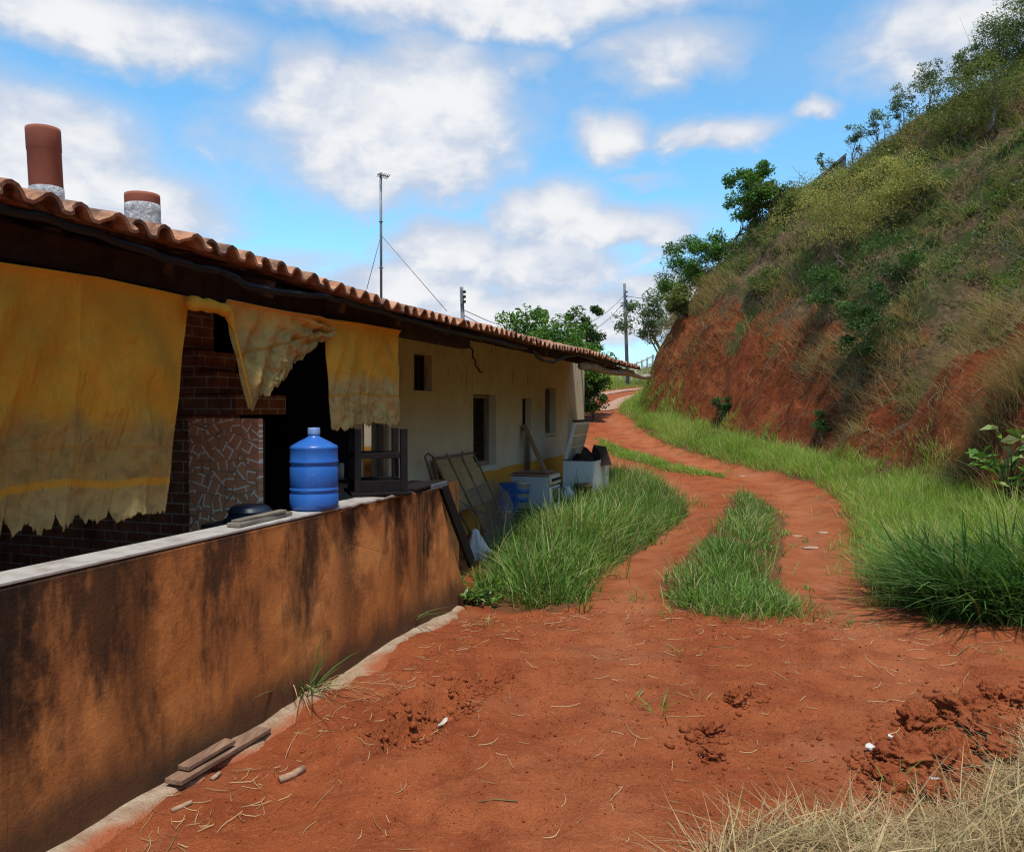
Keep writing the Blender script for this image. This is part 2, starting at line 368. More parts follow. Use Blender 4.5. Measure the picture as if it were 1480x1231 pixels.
# pale worn concrete wheel strips on the climb beyond the house (sheets 4 mm above the road)
t = NT("worn_concrete"); n = t.noise(t.obj, 4, 6, 0.65)
M_CONC = t.bsdf(t.mix(t.ramp(n, (0.35, 0.0), (0.65, 1.0)), (0.35, 0.17, 0.10), (0.43, 0.27, 0.19)), 0.9, t.bump(n, 0.4, 0.01), 0.2)
def strip(off, w, y0, y1):
    P = ROADS[(ROADS[:, 1] >= y0) & (ROADS[:, 1] <= y1)]
    P = np.array([P[0] + (P[-1] - P[0]) * 0] + list(P)) if len(P) < 2 else P
    d = np.gradient(P, axis=0); d /= np.linalg.norm(d, axis=1)[:, None]; nn = np.stack([d[:, 1], -d[:, 0]], 1)
    k = 5; V = []
    tt = np.linspace(-w / 2, w / 2, k)
    for p, n_ in zip(P, nn):
        for a in tt: V.append(p + n_ * (off + a))
    V = np.array(V); z = terrain(V[:, 0], V[:, 1]) + 0.03
    q = [(i * k + j, i * k + j + 1, (i + 1) * k + j + 1, (i + 1) * k + j) for i in range(len(P) - 1) for j in range(k - 1)]
    o = link("concrete_track", np_mesh("concrete_track", np.c_[V, z], np.array(q)), M_CONC); o["kind"] = "structure"
strip(-0.95, 0.75, 28.5, 58); strip(0.95, 0.75, 28.5, 58)
# ------------------------------------------------------------------ house materials
def make_wall_paint():
    t = NT("cream_wall"); v = t.obj; x, y, z = t.sep(v)
    n = t.noise(v, 3, 6, 0.65); f = t.noise(v, 40, 4, 0.7); st = t.noise(t.map(v, (3, 3, 0.35)), 3.0, 6, 0.7)
    cream = t.mix(t.ramp(n, (0.35, 0.0), (0.65, 1.0)), (0.53, 0.45, 0.28), (0.62, 0.53, 0.35))
    low = t.smooth(z, 1.6, 0.7); cream = t.mix(t.m_('MULTIPLY', low, 0.45), cream, (0.56, 0.54, 0.50))
    cream = t.mix(t.ramp(st, (0.60, 0.0), (0.75, 0.55)), cream, (0.20, 0.13, 0.07))
    drip = t.m_('MULTIPLY', t.ramp(t.noise(t.map(v, (9, 9, 1.4)), 1.6, 3, 0.5), (0.63, 0.0), (0.67, 1.0)), t.smooth(z, 1.5, 2.3))
    cream = t.mix(t.m_('MULTIPLY', drip, 0.8), cream, (0.11, 0.055, 0.03))
    band = t.m_('ADD', z, t.m_('MULTIPLY', t.noise(v, 1.4, 2, 0.5), 0.10))
    yel = t.mix(n, (0.56, 0.26, 0.03), (0.66, 0.33, 0.06))
    c = t.mix(t.smooth(band, DADO + 0.065, DADO + 0.05), cream, yel)
    soot = None
    for (s0, z0, rs, rz, k) in SOOT:
        dx = t.m_('DIVIDE', t.m_('SUBTRACT', y, s0), rs); dz = t.m_('DIVIDE', t.m_('SUBTRACT', z, z0), rz)
        d = t.m_('SQRT', t.m_('ADD', t.m_('MULTIPLY', dx, dx), t.m_('MULTIPLY', dz, dz)))
        d = t.m_('ADD', d, t.m_('MULTIPLY', t.m_('SUBTRACT', n, 0.5), 0.5))
        a = t.smooth(d, 1.25, 0.35, 0.0, k)
        soot = a if soot is None else t.m_('MAXIMUM', soot, a)
    c = t.mix(soot, c, (0.03, 0.024, 0.02))
    return t.bsdf(c, 0.9, t.bump(n, 0.25, 0.015), 0.15)
_s, DADO = on_t(752, 671, 0.0)
_a = on_t(828, 655, 0.0); _b = on_t(762, 660, 0.0)
SOOT = [(_a[0], _a[1] - 0.15, 0.55, 0.95, 0.93), (_b[0], _b[1] - 0.1, 0.22, 0.75, 0.85)]
M_WALL = make_wall_paint()
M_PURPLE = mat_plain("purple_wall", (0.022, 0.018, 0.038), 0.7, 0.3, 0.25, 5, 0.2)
M_PALE = mat_plain("pale_plaster", (0.42, 0.38, 0.30), 0.9, 0.15, 0.2, 5, 0.2, dirt=(0.1, 0.07, 0.05))
def make_brick(name, c1, c2, mort):
    t = NT(name); x, y, z = t.sep(t.obj)
    b = t.n("ShaderNodeTexBrick"); t.set(b.inputs["Vector"], t.comb(t.m_('ADD', x, y), z, 0.0))
    b.inputs["Scale"].default_value = 1.0; b.inputs["Brick Width"].default_value = 0.21; b.inputs["Row Height"].default_value = 0.076; b.inputs["Mortar Size"].default_value = 0.006; b.inputs["Mortar Smooth"].default_value = 0.2
    b.inputs["Color1"].default_value = c1 + (1,); b.inputs["Color2"].default_value = c2 + (1,); b.inputs["Mortar"].default_value = mort + (1,)
    n = t.noise(t.obj, 8, 5, 0.65)
    c = t.mix(t.ramp(n, (0.4, 0.0), (0.75, 0.7)), b.outputs[0], (0.05, 0.025, 0.015))
    return t.bsdf(c, 0.85, t.bump(t.m_('SUBTRACT', n, b.outputs["Fac"]), 0.6, 0.008), 0.2)
M_BRICK = make_brick("dark_brick", (0.36, 0.135, 0.075), (0.46, 0.19, 0.11), (0.66, 0.55, 0.47))
def make_mosaic():
    t = NT("broken_tile_mosaic"); x, y, z = t.sep(t.obj); v = t.comb(x, z, 0.0)
    cell = t.n("ShaderNodeTexVoronoi"); t.set(cell.inputs["Vector"], v); cell.inputs["Scale"].default_value = 11
    r, g, b_ = t.sep(cell.outputs["Color"])
    rot = t.n("ShaderNodeVectorRotate", rotation_type='Z_AXIS'); t.set(rot.inputs["Vector"], v); t.set(rot.inputs["Angle"], t.m_('MULTIPLY', r, 6.28))
    b = t.n("ShaderNodeTexBrick"); t.set(b.inputs["Vector"], rot.outputs[0]); b.inputs["Scale"].default_value = 1.0
    b.inputs["Brick Width"].default_value = 0.15; b.inputs["Row Height"].default_value = 0.062; b.inputs["Mortar Size"].default_value = 0.005
    b.inputs["Color1"].default_value = (0.68, 0.27, 0.125, 1); b.inputs["Color2"].default_value = (0.76, 0.35, 0.17, 1); b.inputs["Mortar"].default_value = (0.95, 0.82, 0.68, 1)
    e = t.vor(v, 11, 'DISTANCE_TO_EDGE')
    c = t.mix(t.ramp(e, (0.02, 1.0), (0.05, 0.0)), b.outputs[0], (0.42, 0.22, 0.13))
    
    return t.bsdf(c, 0.55, t.bump(t.ramp(e, (0.0, 0.0), (0.05, 1.0)), 0.4, 0.004), 0.4)
M_MOSAIC = make_mosaic()
def make_tile():
    t = NT("clay_roof_tile"); v = t.obj; x, y, z = t.sep(v)
    cell = t.m_('FLOOR', t.m_('DIVIDE', y, TILE_W)); wn = t.n("ShaderNodeTexWhiteNoise", noise_dimensions='1D'); t.set(wn.inputs["W"], cell)
    n = t.noise(v, 6, 6, 0.65); f = t.noise(v, 45, 4, 0.7)
    c = t.mix(wn.outputs[0], (0.36, 0.15, 0.075), (0.52, 0.27, 0.155))
    c = t.mix(t.ramp(n, (0.42, 0.0), (0.60, 0.88)), c, (0.06, 0.034, 0.025))
    c = t.mix(t.ramp(f, (0.55, 0.0), (0.75, 0.5)), c, (0.55, 0.36, 0.24))
    return t.bsdf(c, 0.85, t.bump(f, 0.4, 0.006), 0.2)
TILE_W = 0.143
M_TILE = make_tile()
M_WOOD_DK = mat_plain("dark_roof_timber", (0.045, 0.030, 0.022), 0.85, 0.2, 0.4, 14, 0.4)
def make_wood(name, a, b, axis=1, rough=0.8):
    t = NT(name); sc = [14, 14, 14]; sc[axis] = 1.2
    n = t.noise(t.map(t.obj, tuple(sc)), 3.0, 6, 0.65); n2 = t.noise(t.obj, 4, 4, 0.6)
    c = t.mix(t.ramp(n, (0.35, 0.0), (0.65, 1.0)), a, b); c = t.mix(t.ramp(n2, (0.5, 0.0), (0.75, 0.5)), c, tuple(k * 0.4 for k in a))
    return t.bsdf(c, rough, t.bump(n, 0.5, 0.006), 0.2)
M_LOG = make_wood("bleached_log", (0.28, 0.22, 0.15), (0.50, 0.43, 0.33))
M_BOARD = make_wood("old_board", (0.16, 0.085, 0.05), (0.30, 0.18, 0.115))
M_PLANK = make_wood("brown_plank", (0.16, 0.09, 0.05), (0.28, 0.17, 0.10), 2)
M_FRAME = make_wood("window_timber", (0.20, 0.15, 0.10), (0.32, 0.25, 0.17), 2)
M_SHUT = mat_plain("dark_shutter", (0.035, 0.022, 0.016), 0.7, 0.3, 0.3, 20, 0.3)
M_BLACK = mat_plain("black_plastic", (0.010, 0.010, 0.012), 0.55, 0.3, 0.3, 10, 0.1)

# ------------------------------------------------------------------ farmhouse
EZ, SLOPE, RIDGE, ET = 2.285, 0.25, -3.0, 1.30
def roof_z(t): return EZ + (ET - t) * SLOPE if t >= RIDGE else EZ + (ET - RIDGE) * SLOPE - (RIDGE - t) * SLOPE
S_END, S_COR = 17.0, on_t(512, 650, 0.0)[0]
house = empty("farmhouse", H(0, 0), -ANG, "long low cream farmhouse with yellow base band under a clay tiled roof", "house")
def wall_open(name, mat, s0, s1, z0, z1, rects, depth=0.2):
    ss = sorted({s0, s1, *[r[0] for r in rects], *[r[1] for r in rects]}); zs = sorted({z0, z1, *[r[2] for r in rects], *[r[3] for r in rects]})
    m = MB()
    inside = lambda a, b: any(r[0] - 1e-6 <= a and b <= r[1] + 1e-6 for r in rects)
    for i in range(len(ss) - 1):
        for j in range(len(zs) - 1):
            a, b, c, d = ss[i], ss[i + 1], zs[j], zs[j + 1]
            if any(r[0] < (a + b) / 2 < r[1] and r[2] < (c + d) / 2 < r[3] for r in rects): continue
            m.add([(0, a, c), (0, b, c), (0, b, d), (0, a, d)], [(0, 1, 2, 3)])
            m.add([(-depth, a, c), (-depth, b, c), (-depth, b, d), (-depth, a, d)], [(3, 2, 1, 0)])
    for a, b, c, d in rects:
        for p, q in (((a, c), (b, c)), ((b, c), (b, d)), ((b, d), (a, d)), ((a, d), (a, c))):
            m.add([(0, p[0], p[1]), (0, q[0], q[1]), (-depth, q[0], q[1]), (-depth, p[0], p[1])], [(0, 1, 2, 3)])
    return m.build(name, mat, house)
def rect_px(x0, y0, x1, y1):
    a = on_t(x0, (y0 + y1) / 2, 0)[0]; b = on_t(x1, (y0 + y1) / 2, 0)[0]; xm = (x0 + x1) / 2
    return (a, b, on_t(xm, y1, 0)[1], on_t(xm, y0, 0)[1])
W1 = rect_px(598.5, 512, 624, 564.5); D2 = rect_px(684, 570, 717, 673.5); W3 = rect_px(755, 576, 768, 622); W4 = rect_px(788, 560.5, 803, 626); D0 = rect_px(524, 560, 562, 735)
D0 = (D0[0], D0[1], 0.12, 2.0)
OPEN = [D0, W1, D2, W3, W4]
wall_open("front_wall", M_WALL, S_COR, S_END, -0.3, 2.645, OPEN)
def cross(name, mat, s, t0, t1, th=0.15, z0=-0.3, parent=None):
    m = MB(); ts = [t0, t1] if not (t0 < RIDGE < t1) else [t0, RIDGE, t1]
    poly = [(t0, z0)] + [(t1, z0)] + [(a, roof_z(a) - 0.012) for a in reversed(ts)]
    n = len(poly); vs = [(a, s + k, z) for k in (0, th) for a, z in poly]
    m.add(vs, [tuple(range(n)), tuple(range(2 * n - 1, n - 1, -1))] + [(i, n + i, n + (i + 1) % n, (i + 1) % n) for i in range(n)])
    return m.build(name, mat, house)
cross("gable_wall", M_WALL, S_END - 0.2, -7.0, -0.2, 0.2)
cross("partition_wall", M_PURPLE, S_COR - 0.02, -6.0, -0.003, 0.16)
cross("gable_wall", M_PALE, 0.35, -6.0, 1.1, 0.15)  # end wall added out of view to keep the veranda interior dark
m = MB(); m.box((-6.95, (S_COR + S_END) / 2, 1.0), (0.2, S_END - S_COR, 2.6)); m.build("back_wall", M_WALL, house)
m = MB(); m.box((-3.6, (0.5 + S_COR) / 2, 1.3), (0.15, S_COR - 0.5, 3.2)); m.build("back_wall", M_BRICK, house)
m = MB(); m.box((-1.2, (0.5 + S_COR) / 2, 0.02), (4.6, S_COR - 0.5, 0.16)); m.build("veranda_floor", mat_plain("veranda_cement", (0.16, 0.11, 0.085), 0.85), house)
# openings: frames, shutters
def window(name, r, frame=0.045, shutter=1.0, louvre=False, inset=0.13, glass=False):
    a, b, c, d = r; m = MB(); f = frame; t = -inset
    m.box((t, a + f / 2 + .002, (c + d) / 2), (0.06, f, d - c - 0.004)); m.box((t, b - f / 2 - .002, (c + d) / 2), (0.06, f, d - c - 0.004))
    m.box((t, (a + b) / 2, d - f / 2 - .002), (0.06, b - a - 2 * f - 0.004, f)); m.box((t, (a + b) / 2, c + f / 2 + .002), (0.06, b - a - 2 * f - 0.004, f))
    fr = m.build(name, M_SHUT if frame < 0.03 else M_FRAME, house, bevel=0.004)
    if shutter > 0:
        w = (b - a - 2 * f) * shutter; m = MB(); y1 = b - f - 0.004; y0 = y1 - w + 0.008
        if louvre:
            m.box((t - 0.05, y0 + 0.03, (c + d) / 2), (0.03, 0.06, d - c - 2 * f)); m.box((t - 0.05, y1 - 0.03, (c + d) / 2), (0.03, 0.06, d - c - 2 * f))
            k = int((d - c - 2 * f) / 0.075)
            for i in range(k): m.box((t - 0.045, (y0 + y1) / 2, c + f + (i + 0.5) * 0.075), (0.012, w - 0.12, 0.075), rot=(0, R(-32), 0))
        else:
            nb = max(2, int(w / 0.11))
            for i in range(nb): m.box((t - 0.05, y0 + (i + 0.5) * w / nb, (c + d) / 2), (0.025, w / nb - 0.008, d - c - 2 * f))
        m.build("shutter", mat_shut_old, fr, bevel=0.002)
    return fr
mat_shut_old = mat_plain("old_shutter", (0.022, 0.016, 0.012), 0.75, 0.2, 0.35, 18, 0.3)  # one dark brown for every shutter leaf
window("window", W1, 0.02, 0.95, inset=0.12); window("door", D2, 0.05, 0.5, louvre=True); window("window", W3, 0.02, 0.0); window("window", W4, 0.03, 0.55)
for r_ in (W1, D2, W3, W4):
    m = MB(); m.box((-0.215, (r_[0] + r_[1]) / 2, (r_[2] + r_[3]) / 2), (0.02, r_[1] - r_[0] + 0.1, r_[3] - r_[2] + 0.1)); m.build("dark_backing", M_SHUT, house)  # added dark boards stand in for the unlit rooms behind the openings
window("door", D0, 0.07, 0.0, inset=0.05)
# sill ledges
for r in (W1, W4):
    m = MB(); m.box((0.012, (r[0] + r[1]) / 2, r[2] - 0.016), (0.05, r[1] - r[0] + 0.06, 0.03)); m.build("sill", M_WALL, house, bevel=0.005)
# roof
def roof_side(name, t0, t1, s0, s1):
    """one slope of roll tiles from eave t0 to ridge t1, courses overlapping"""
    sign = 1 if t0 > t1 else -1; L = abs(t0 - t1); nc = int((s1 - s0) / TILE_W)
    prof = [(0.0, 0.030), (0.10, 0.044), (0.22, 0.050), (0.36, 0.044), (0.46, 0.028), (0.53, 0.008), (0.60, 0.0), (0.80, -0.002), (0.93, 0.008)]
    courses = 12; rows = []
    for c in range(courses):
        a = L * c / courses; b = L * (c + 1) / courses
        rows += [(a, 0.014), (b - 0.002, 0.0)]
    rng = np.random.RandomState(5); V = []; k = len(prof); n_s = nc * k
    jit = rng.normal(0, 0.006, (nc, courses)); jz = rng.normal(0, 0.004, (nc, courses))
    sag = lambda s: 0.030 * math.sin(s * 0.55 + 0.6) + 0.013 * math.sin(s * 1.7)
    for ri, (d, lift) in enumerate(rows):
        for c in range(nc):
            j = jit[c, ri // 2] * 2 if ri % 2 == 0 else 0
            for u, h in prof:
                s = s0 + (c + u) * TILE_W; dd = d + (j if ri == 0 else 0)
                V.append((t0 - sign * dd, s, EZ + dd * SLOPE + h + lift + jz[c, ri // 2] + sag(s) * (1 - dd / L)))
    V = np.array(V); q = []
    for r_ in range(len(rows) - 1):
        base = r_ * n_s
        A = np.arange(n_s - 1)
        q.append(np.stack([base + A, base + A + 1, base + n_s + A + 1, base + n_s + A], 1))
    o = link(name, np_mesh(name, V, np.concatenate(q), True), M_TILE, house)
    s = o.modifiers.new("thick", 'SOLIDIFY'); s.thickness = 0.014; s.offset = 1
    e = o.modifiers.new("edge", 'EDGE_SPLIT'); e.split_angle = R(50)
    return o
S0R, S1R = 0.3, on_t(925, 543, 1.28)[0]
roof_side("roof", ET, RIDGE, S0R, S1R)
roof_side("roof", 2 * RIDGE - ET, RIDGE, S0R, S1R)
m = MB(); m.tube([(RIDGE, S0R, roof_z(RIDGE) + 0.0), (RIDGE, S1R, roof_z(RIDGE) + 0.0)], 0.10, 12); m.build("ridge_tile", M_TILE, house)
rng = random.Random(3)
# rafters: short dark timbers seen under the eave, with pale sawn ends
M_RAFT = make_wood("grey_rafter", (0.055, 0.038, 0.026), (0.12, 0.085, 0.06), 0)
for sx in [1.4, 2.3, 3.1, 3.75, 4.35, 4.95, 5.75, 6.6, 7.5, 8.35, 9.3, 10.4, 11.5, 12.6, 13.7, 14.8, 15.9, 16.7]:
    te = 1.12 + rng.uniform(-0.12, 0.06); w = rng.uniform(0.06, 0.085)
    m = MB(); m.bar((te, sx, roof_z(te) - 0.075), (RIDGE + 0.1, sx, roof_z(RIDGE + 0.1) - 0.075), w, 0.09); m.build("rafter", M_RAFT, house, bevel=0.006)
for tb, z_off in ((0.95, -0.022), (0.35, -0.022), (-0.4, -0.022), (-1.2, -0.022), (-2.1, -0.022)):
    m = MB(); m.bar((tb, S0R + .1, roof_z(tb) + z_off), (tb, S1R - .15, roof_z(tb) + z_off), 0.05, 0.02); m.build("batten", M_WOOD_DK, house)
# main eave beam over the veranda and the bleached log carrying the far end of the eave
m = MB(); m.bar((0.98, 0.5, 2.235), (0.98, 8.2, 2.225), 0.11, 0.14); m.build("eave_beam", M_WOOD_DK, house, bevel=0.01)
a = on_t(842, 529, 1.12); b = on_t(938, 545, 1.16)
pts = []
for i in range(11):
    k = i / 10; pts.append((1.10 + 0.05 * k + 0.03 * math.sin(i * 1.9), a[0] + (b[0] - a[0]) * k, a[1] + (b[1] - a[1]) * k + 0.022 * math.sin(i * 1.3)))
m = MB(); m.tube(pts, [0.056 + 0.010 * math.sin(i * 1.3) for i in range(11)], 10); m.build("eave_log", M_LOG, house)
# a torn pale sheet of roof lining and loose laths over the log
for i in range(7):
    k = 0.1 + 0.11 * i; s = a[0] + (b[0] - a[0]) * k; z = a[1] + (b[1] - a[1]) * k
    m = MB(); m.bar((1.20, s, z + 0.055), (0.75, s + 0.25, z + 0.14), 0.05, 0.012); m.build("lath", M_LOG, house)

# ------------------------------------------------------------------ black hose slung along the eave
def hose(name, pts_px, r, t, label, seed=0, sag=0.006):
    P = []
    for i, (px, py) in enumerate(pts_px):
        s, z = on_t(px, py, t); P.append((t, s, z))
    P = [Vector(p) for p in P]; out = []
    for i in range(len(P) - 1):
        for k in range(6):
            u = k / 6; p = P[i].lerp(P[i + 1], u); p.z -= sag * math.sin(math.pi * u) * (P[i + 1] - P[i]).length; p.x += 0.01 * math.sin(u * 7 + i); out.append(p)
    out.append(P[-1])
    m = MB(); m.tube(out, r, 8); o = m.build(name, M_BLACK, None, H(0, 0), (0, 0, -ANG)); tag(o, label, "hose"); return o
hose("water_hose", [(-60, 288), (60, 313), (140, 338), (220, 366), (282, 386), (320, 392), (360, 414), (420, 424), (470, 428), (500, 436), (560, 452), (640, 476), (700, 489), (760, 503)], 0.019, 1.24, "thick black hose slung under the front edge of the tiled eave")
hose("water_hose", [(770, 508), (782, 520), (800, 524), (818, 515), (835, 512), (870, 523), (905, 528)], 0.017, 1.24, "black hose dipping in a loop by the bleached log at the eave end")
hose("electric_cable", [(676, 490), (682, 505), (686, 522), (692, 536), (697, 538)], 0.009, 0.5, "thin black cable hanging down against the cream wall above the door", sag=0.02)
for i, (x, y) in enumerate([(300, 392), (520, 448)]): pass

# ------------------------------------------------------------------ chimneys
M_TERRA = mat_plain("terracotta_pipe", (0.30, 0.085, 0.045), 0.75, 0.3, 0.25, 7, 0.2, dirt=(0.10, 0.04, 0.03), dirt_amt=0.6)
def make_foil():
    t = NT("grey_plastic_wrap"); n = t.noise(t.obj, 14, 5, 0.7, 1.5)
    return t.bsdf(t.mix(t.ramp(n, (0.35, 0.0), (0.62, 1.0)), (0.28, 0.28, 0.28), (0.62, 0.62, 0.62)), 0.35, t.bump(n, 1.0, 0.03), 0.5)
M_FOIL = make_foil()
def chimney(base_px, base_py, top_px, top_py, w_px, Y, wrap, label, ring):
    b = at_depth(base_px, base_py, Y); tp = at_depth(top_px, top_py, Y); r = w_px / 2 * Y / F
    b[2] -= 0.25
    o = empty("chimney", b, 0, label, "chimney"); d = Vector(tp - b); L = d.length; q = d.to_track_quat('Z', 'Y').to_euler()
    m = MB(); m.lathe([(r, 0), (r, L - 0.13), (r * 1.03, L - 0.125), (r * 1.035, L - 0.02), (r * 1.03, L), (r * 0.86, L), (r * 0.86, L - 0.3)], 32)
    m.build("pipe", M_TERRA, o, (0, 0, 0), q)
    h = 0.25 + wrap; rngc = random.Random(int(base_px)); prof = [(r * (1.03 + 0.03 * rngc.random()), 0.05 + (h - 0.05) * i / 9) for i in range(10)]
    m = MB(); m.lathe([(r * 1.012, 0.04)] + prof + [(r * 1.005, h + 0.004)], 40); m.build("wrap", M_FOIL, o, (0, 0, 0), q)
chimney(71, 292, 62, 187, 44, 4.7, 0.075, "tall terracotta chimney pipe leaning above the tiled roof", True)
chimney(208, 326, 205.5, 282, 46, 5.2, 0.13, "short terracotta chimney pipe wrapped in grey plastic below its rim", True)

# ------------------------------------------------------------------ antenna
b = at_depth(551, 440, 12.6); tp = at_depth(550, 250, 12.6)
an = empty("antenna", b - np.array([0, 0, 0.2]), 0, "thin tall television antenna mast with guy wires on the roof", "antenna")
M_STEEL = mat_plain("grey_steel", (0.16, 0.17, 0.18), 0.5, 0.5, 0.2, 20, 0.1, metal=0.5)
h = tp[2] - b[2] + 0.2
m = MB(); m.tube([(0, 0, 0), (0, 0, h)], 0.02, 8); m.tube([(0, 0, h * .34), (0, 0, h * 0.345)], 0.035, 8); m.tube([(0, 0, h * .66), (0, 0, h * 0.665)], 0.032, 8); m.build("mast", M_STEEL, an)
m = MB(); m.tube([(-0.05, 0, h - 0.02), (0.14, -0.1, h - 0.09)], 0.010, 6)
for i in range(6): x = -0.03 + i * 0.032; m.tube([(x - 0.05, 0.09 - x * .5, h - 0.03 - i * 0.012), (x + 0.05, -0.13 - x * .5, h - 0.03 - i * 0.012)], 0.006, 5)
m.build("aerial", M_STEEL, an)
for ex, ey in ((530, 418), (646, 450)):
    e = at_depth(ex, ey, 12.6) - (b - np.array([0, 0, 0.2])); m = MB(); z0 = (at_depth(551, 340, 12.6) - b)[2] + 0.2
    m.tube([(0, 0, z0), tuple(e)], 0.0055, 5); m.build("guy_wire", M_STEEL, an)

# ------------------------------------------------------------------ veranda wall (orange parapet)
PT = 1.32; PTH = 0.17
se_top = on_t(634, 705, PT)[0]; se_bot = on_t(677, 855, PT)[0]
def make_parapet():
    t = NT("stained_orange_render"); v = t.obj; x, y, z = t.sep(v)
    big = t.noise(v, 1.3, 4, 0.6); n = t.noise(v, 5, 6, 0.68); f = t.noise(v, 55, 4, 0.7); st = t.noise(t.map(v, (1, 1.9, 0.75)), 1.5, 7, 0.7); st2 = t.noise(t.map(v, (1, 7, 0.5)), 1.8, 5, 0.7)
    c = t.mix(t.ramp(big, (0.38, 0.0), (0.62, 1.0)), (0.52, 0.185, 0.046), (0.68, 0.275, 0.080))
    c = t.mix(t.ramp(n, (0.40, 0.65), (0.60, 0.0)), c, (0.36, 0.125, 0.04))
    c = t.mix(t.ramp(n, (0.58, 0.0), (0.75, 0.5)), c, (0.53, 0.26, 0.12))
    k = t.m_('ADD', st, t.m_('MULTIPLY', t.smooth(z, 0.35, 1.0), 0.09))
    k = t.m_('ADD', k, t.m_('MULTIPLY', t.smooth(y, 4.4, 2.9), 0.07))
    c = t.mix(t.ramp(k, (0.52, 0.0), (0.66, 0.88)), c, (0.055, 0.028, 0.016))
    c = t.mix(t.m_('MULTIPLY', t.ramp(t.noise(t.map(v, (1, 3.5, 1.1)), 2.3, 6, 0.7), (0.55, 0.0), (0.70, 0.65)), t.smooth(z, 0.1, 0.8, 0.3, 1.0)), c, (0.045, 0.022, 0.012))
    for s0, w, kk in BLACKS:
        d = t.m_('ABSOLUTE', t.m_('SUBTRACT', t.m_('ADD', y, t.m_('MULTIPLY', t.m_('SUBTRACT', n, 0.5), 0.45)), s0))
        c = t.mix(t.m_('MULTIPLY', t.m_('MULTIPLY', t.smooth(d, w * 1.25, w * 0.2), t.smooth(st2, 0.28, 0.55, 0.45, 1.0)), t.smooth(z, 0.05, 0.6, 0.3 * kk, kk)), c, (0.022, 0.014, 0.010))
    top = t.m_('ADD', z, t.m_('MULTIPLY', t.m_('SUBTRACT', n, 0.5), 0.16))
    c = t.mix(t.smooth(top, 0.955, 1.02, 0.0, 0.75), c, (0.035, 0.02, 0.013))
    base = t.m_('ADD', z, t.m_('MULTIPLY', t.m_('SUBTRACT', st, 0.5), 0.55))
    c = t.mix(t.smooth(base, 0.30, 0.06, 0.0, 0.85), c, (0.060, 0.036, 0.022))
    cr = t.vor(t.map(v, (1, 1, 1)), 1.6, 'DISTANCE_TO_EDGE'); crk = t.m_('MULTIPLY', t.ramp(cr, (0.0, 1.0), (0.004, 0.0)), t.ramp(big, (0.54, 0.0), (0.62, 0.35)))
    c = t.mix(crk, c, (0.03, 0.015, 0.01))
    hh = t.m_('ADD', t.m_('MULTIPLY', n, 1.0), t.m_('MULTIPLY', f, 0.5))
    return t.bsdf(c, 0.92, t.bump(t.m_('SUBTRACT', hh, crk), 0.35, 0.014), 0.15)
BLACKS = [(on_t(610, 760, PT)[0], 0.20, 0.95), (on_t(505, 800, PT)[0], 0.16, 0.6), (on_t(438, 860, PT)[0], 0.12, 0.4), (on_t(200, 900, PT)[0], 0.17, 0.65), (on_t(20, 950, PT)[0], 0.13, 0.9), (on_t(100, 950, PT)[0], 0.10, 0.2), (on_t(575, 760, PT)[0], 0.10, 0.7)]
M_PARA = make_parapet()
pw = empty("veranda_wall", H(0, 0), -ANG, "low orange rendered wall streaked black along the veranda", "wall")
def hp(o, mbn, name, mat, bevel=0.0):
    """part of a thing whose shapes are given in house coordinates (t, s, z)"""
    inv = o.matrix_basis.inverted() @ Matrix.Translation(Vector(H(0, 0))) @ Euler((0, 0, -ANG)).to_matrix().to_4x4()
    mbn.v = [tuple(inv @ Vector(v)) for v in mbn.v]
    return mbn.build(name, mat, o, bevel=bevel)
m = MB(); PZ = 1.0
poly = [(0.2, -0.2), (se_bot + 0.06, -0.2), (se_bot, 0.02), (se_top + (se_bot - se_top) * .5 - 0.02, 0.48), (se_top, PZ), (0.2, PZ)]
n = len(poly); vs = [(tt, s, z) for tt in (PT, PT - PTH) for s, z in poly]
m.add(vs, [tuple(range(n)), tuple(range(2 * n - 1, n - 1, -1))] + [(i, n + i, n + (i + 1) % n, (i + 1) % n) for i in range(n)])
m.build("wall", M_PARA, pw, bevel=0.012)

def make_coping():
    t = NT("white_tile_coping"); x, y, z = t.sep(t.obj); n = t.noise(t.obj, 9, 5, 0.65)
    c = t.mix(t.ramp(n, (0.42, 0.0), (0.72, 0.8)), (0.46, 0.43, 0.39), (0.22, 0.17, 0.13))
    j = t.m_('ABSOLUTE', t.m_('SUBTRACT', t.m_('FRACT', t.m_('DIVIDE', y, 0.33)), 0.5)); c = t.mix(t.ramp(j, (0.490, 0.0), (0.497, 0.25)), c, (0.2, 0.17, 0.14))
    return t.bsdf(c, 0.5, t.bump(n, 0.15, 0.004), 0.4)
m = MB(); sc_end = on_t(556, 716, PT)[0]; m.box((PT - PTH / 2 - 0.004, (0.2 + sc_end) / 2, PZ + 0.008), (PTH + 0.008, sc_end - 0.2, 0.013)); m.build("coping", make_coping(), pw, bevel=0.003)
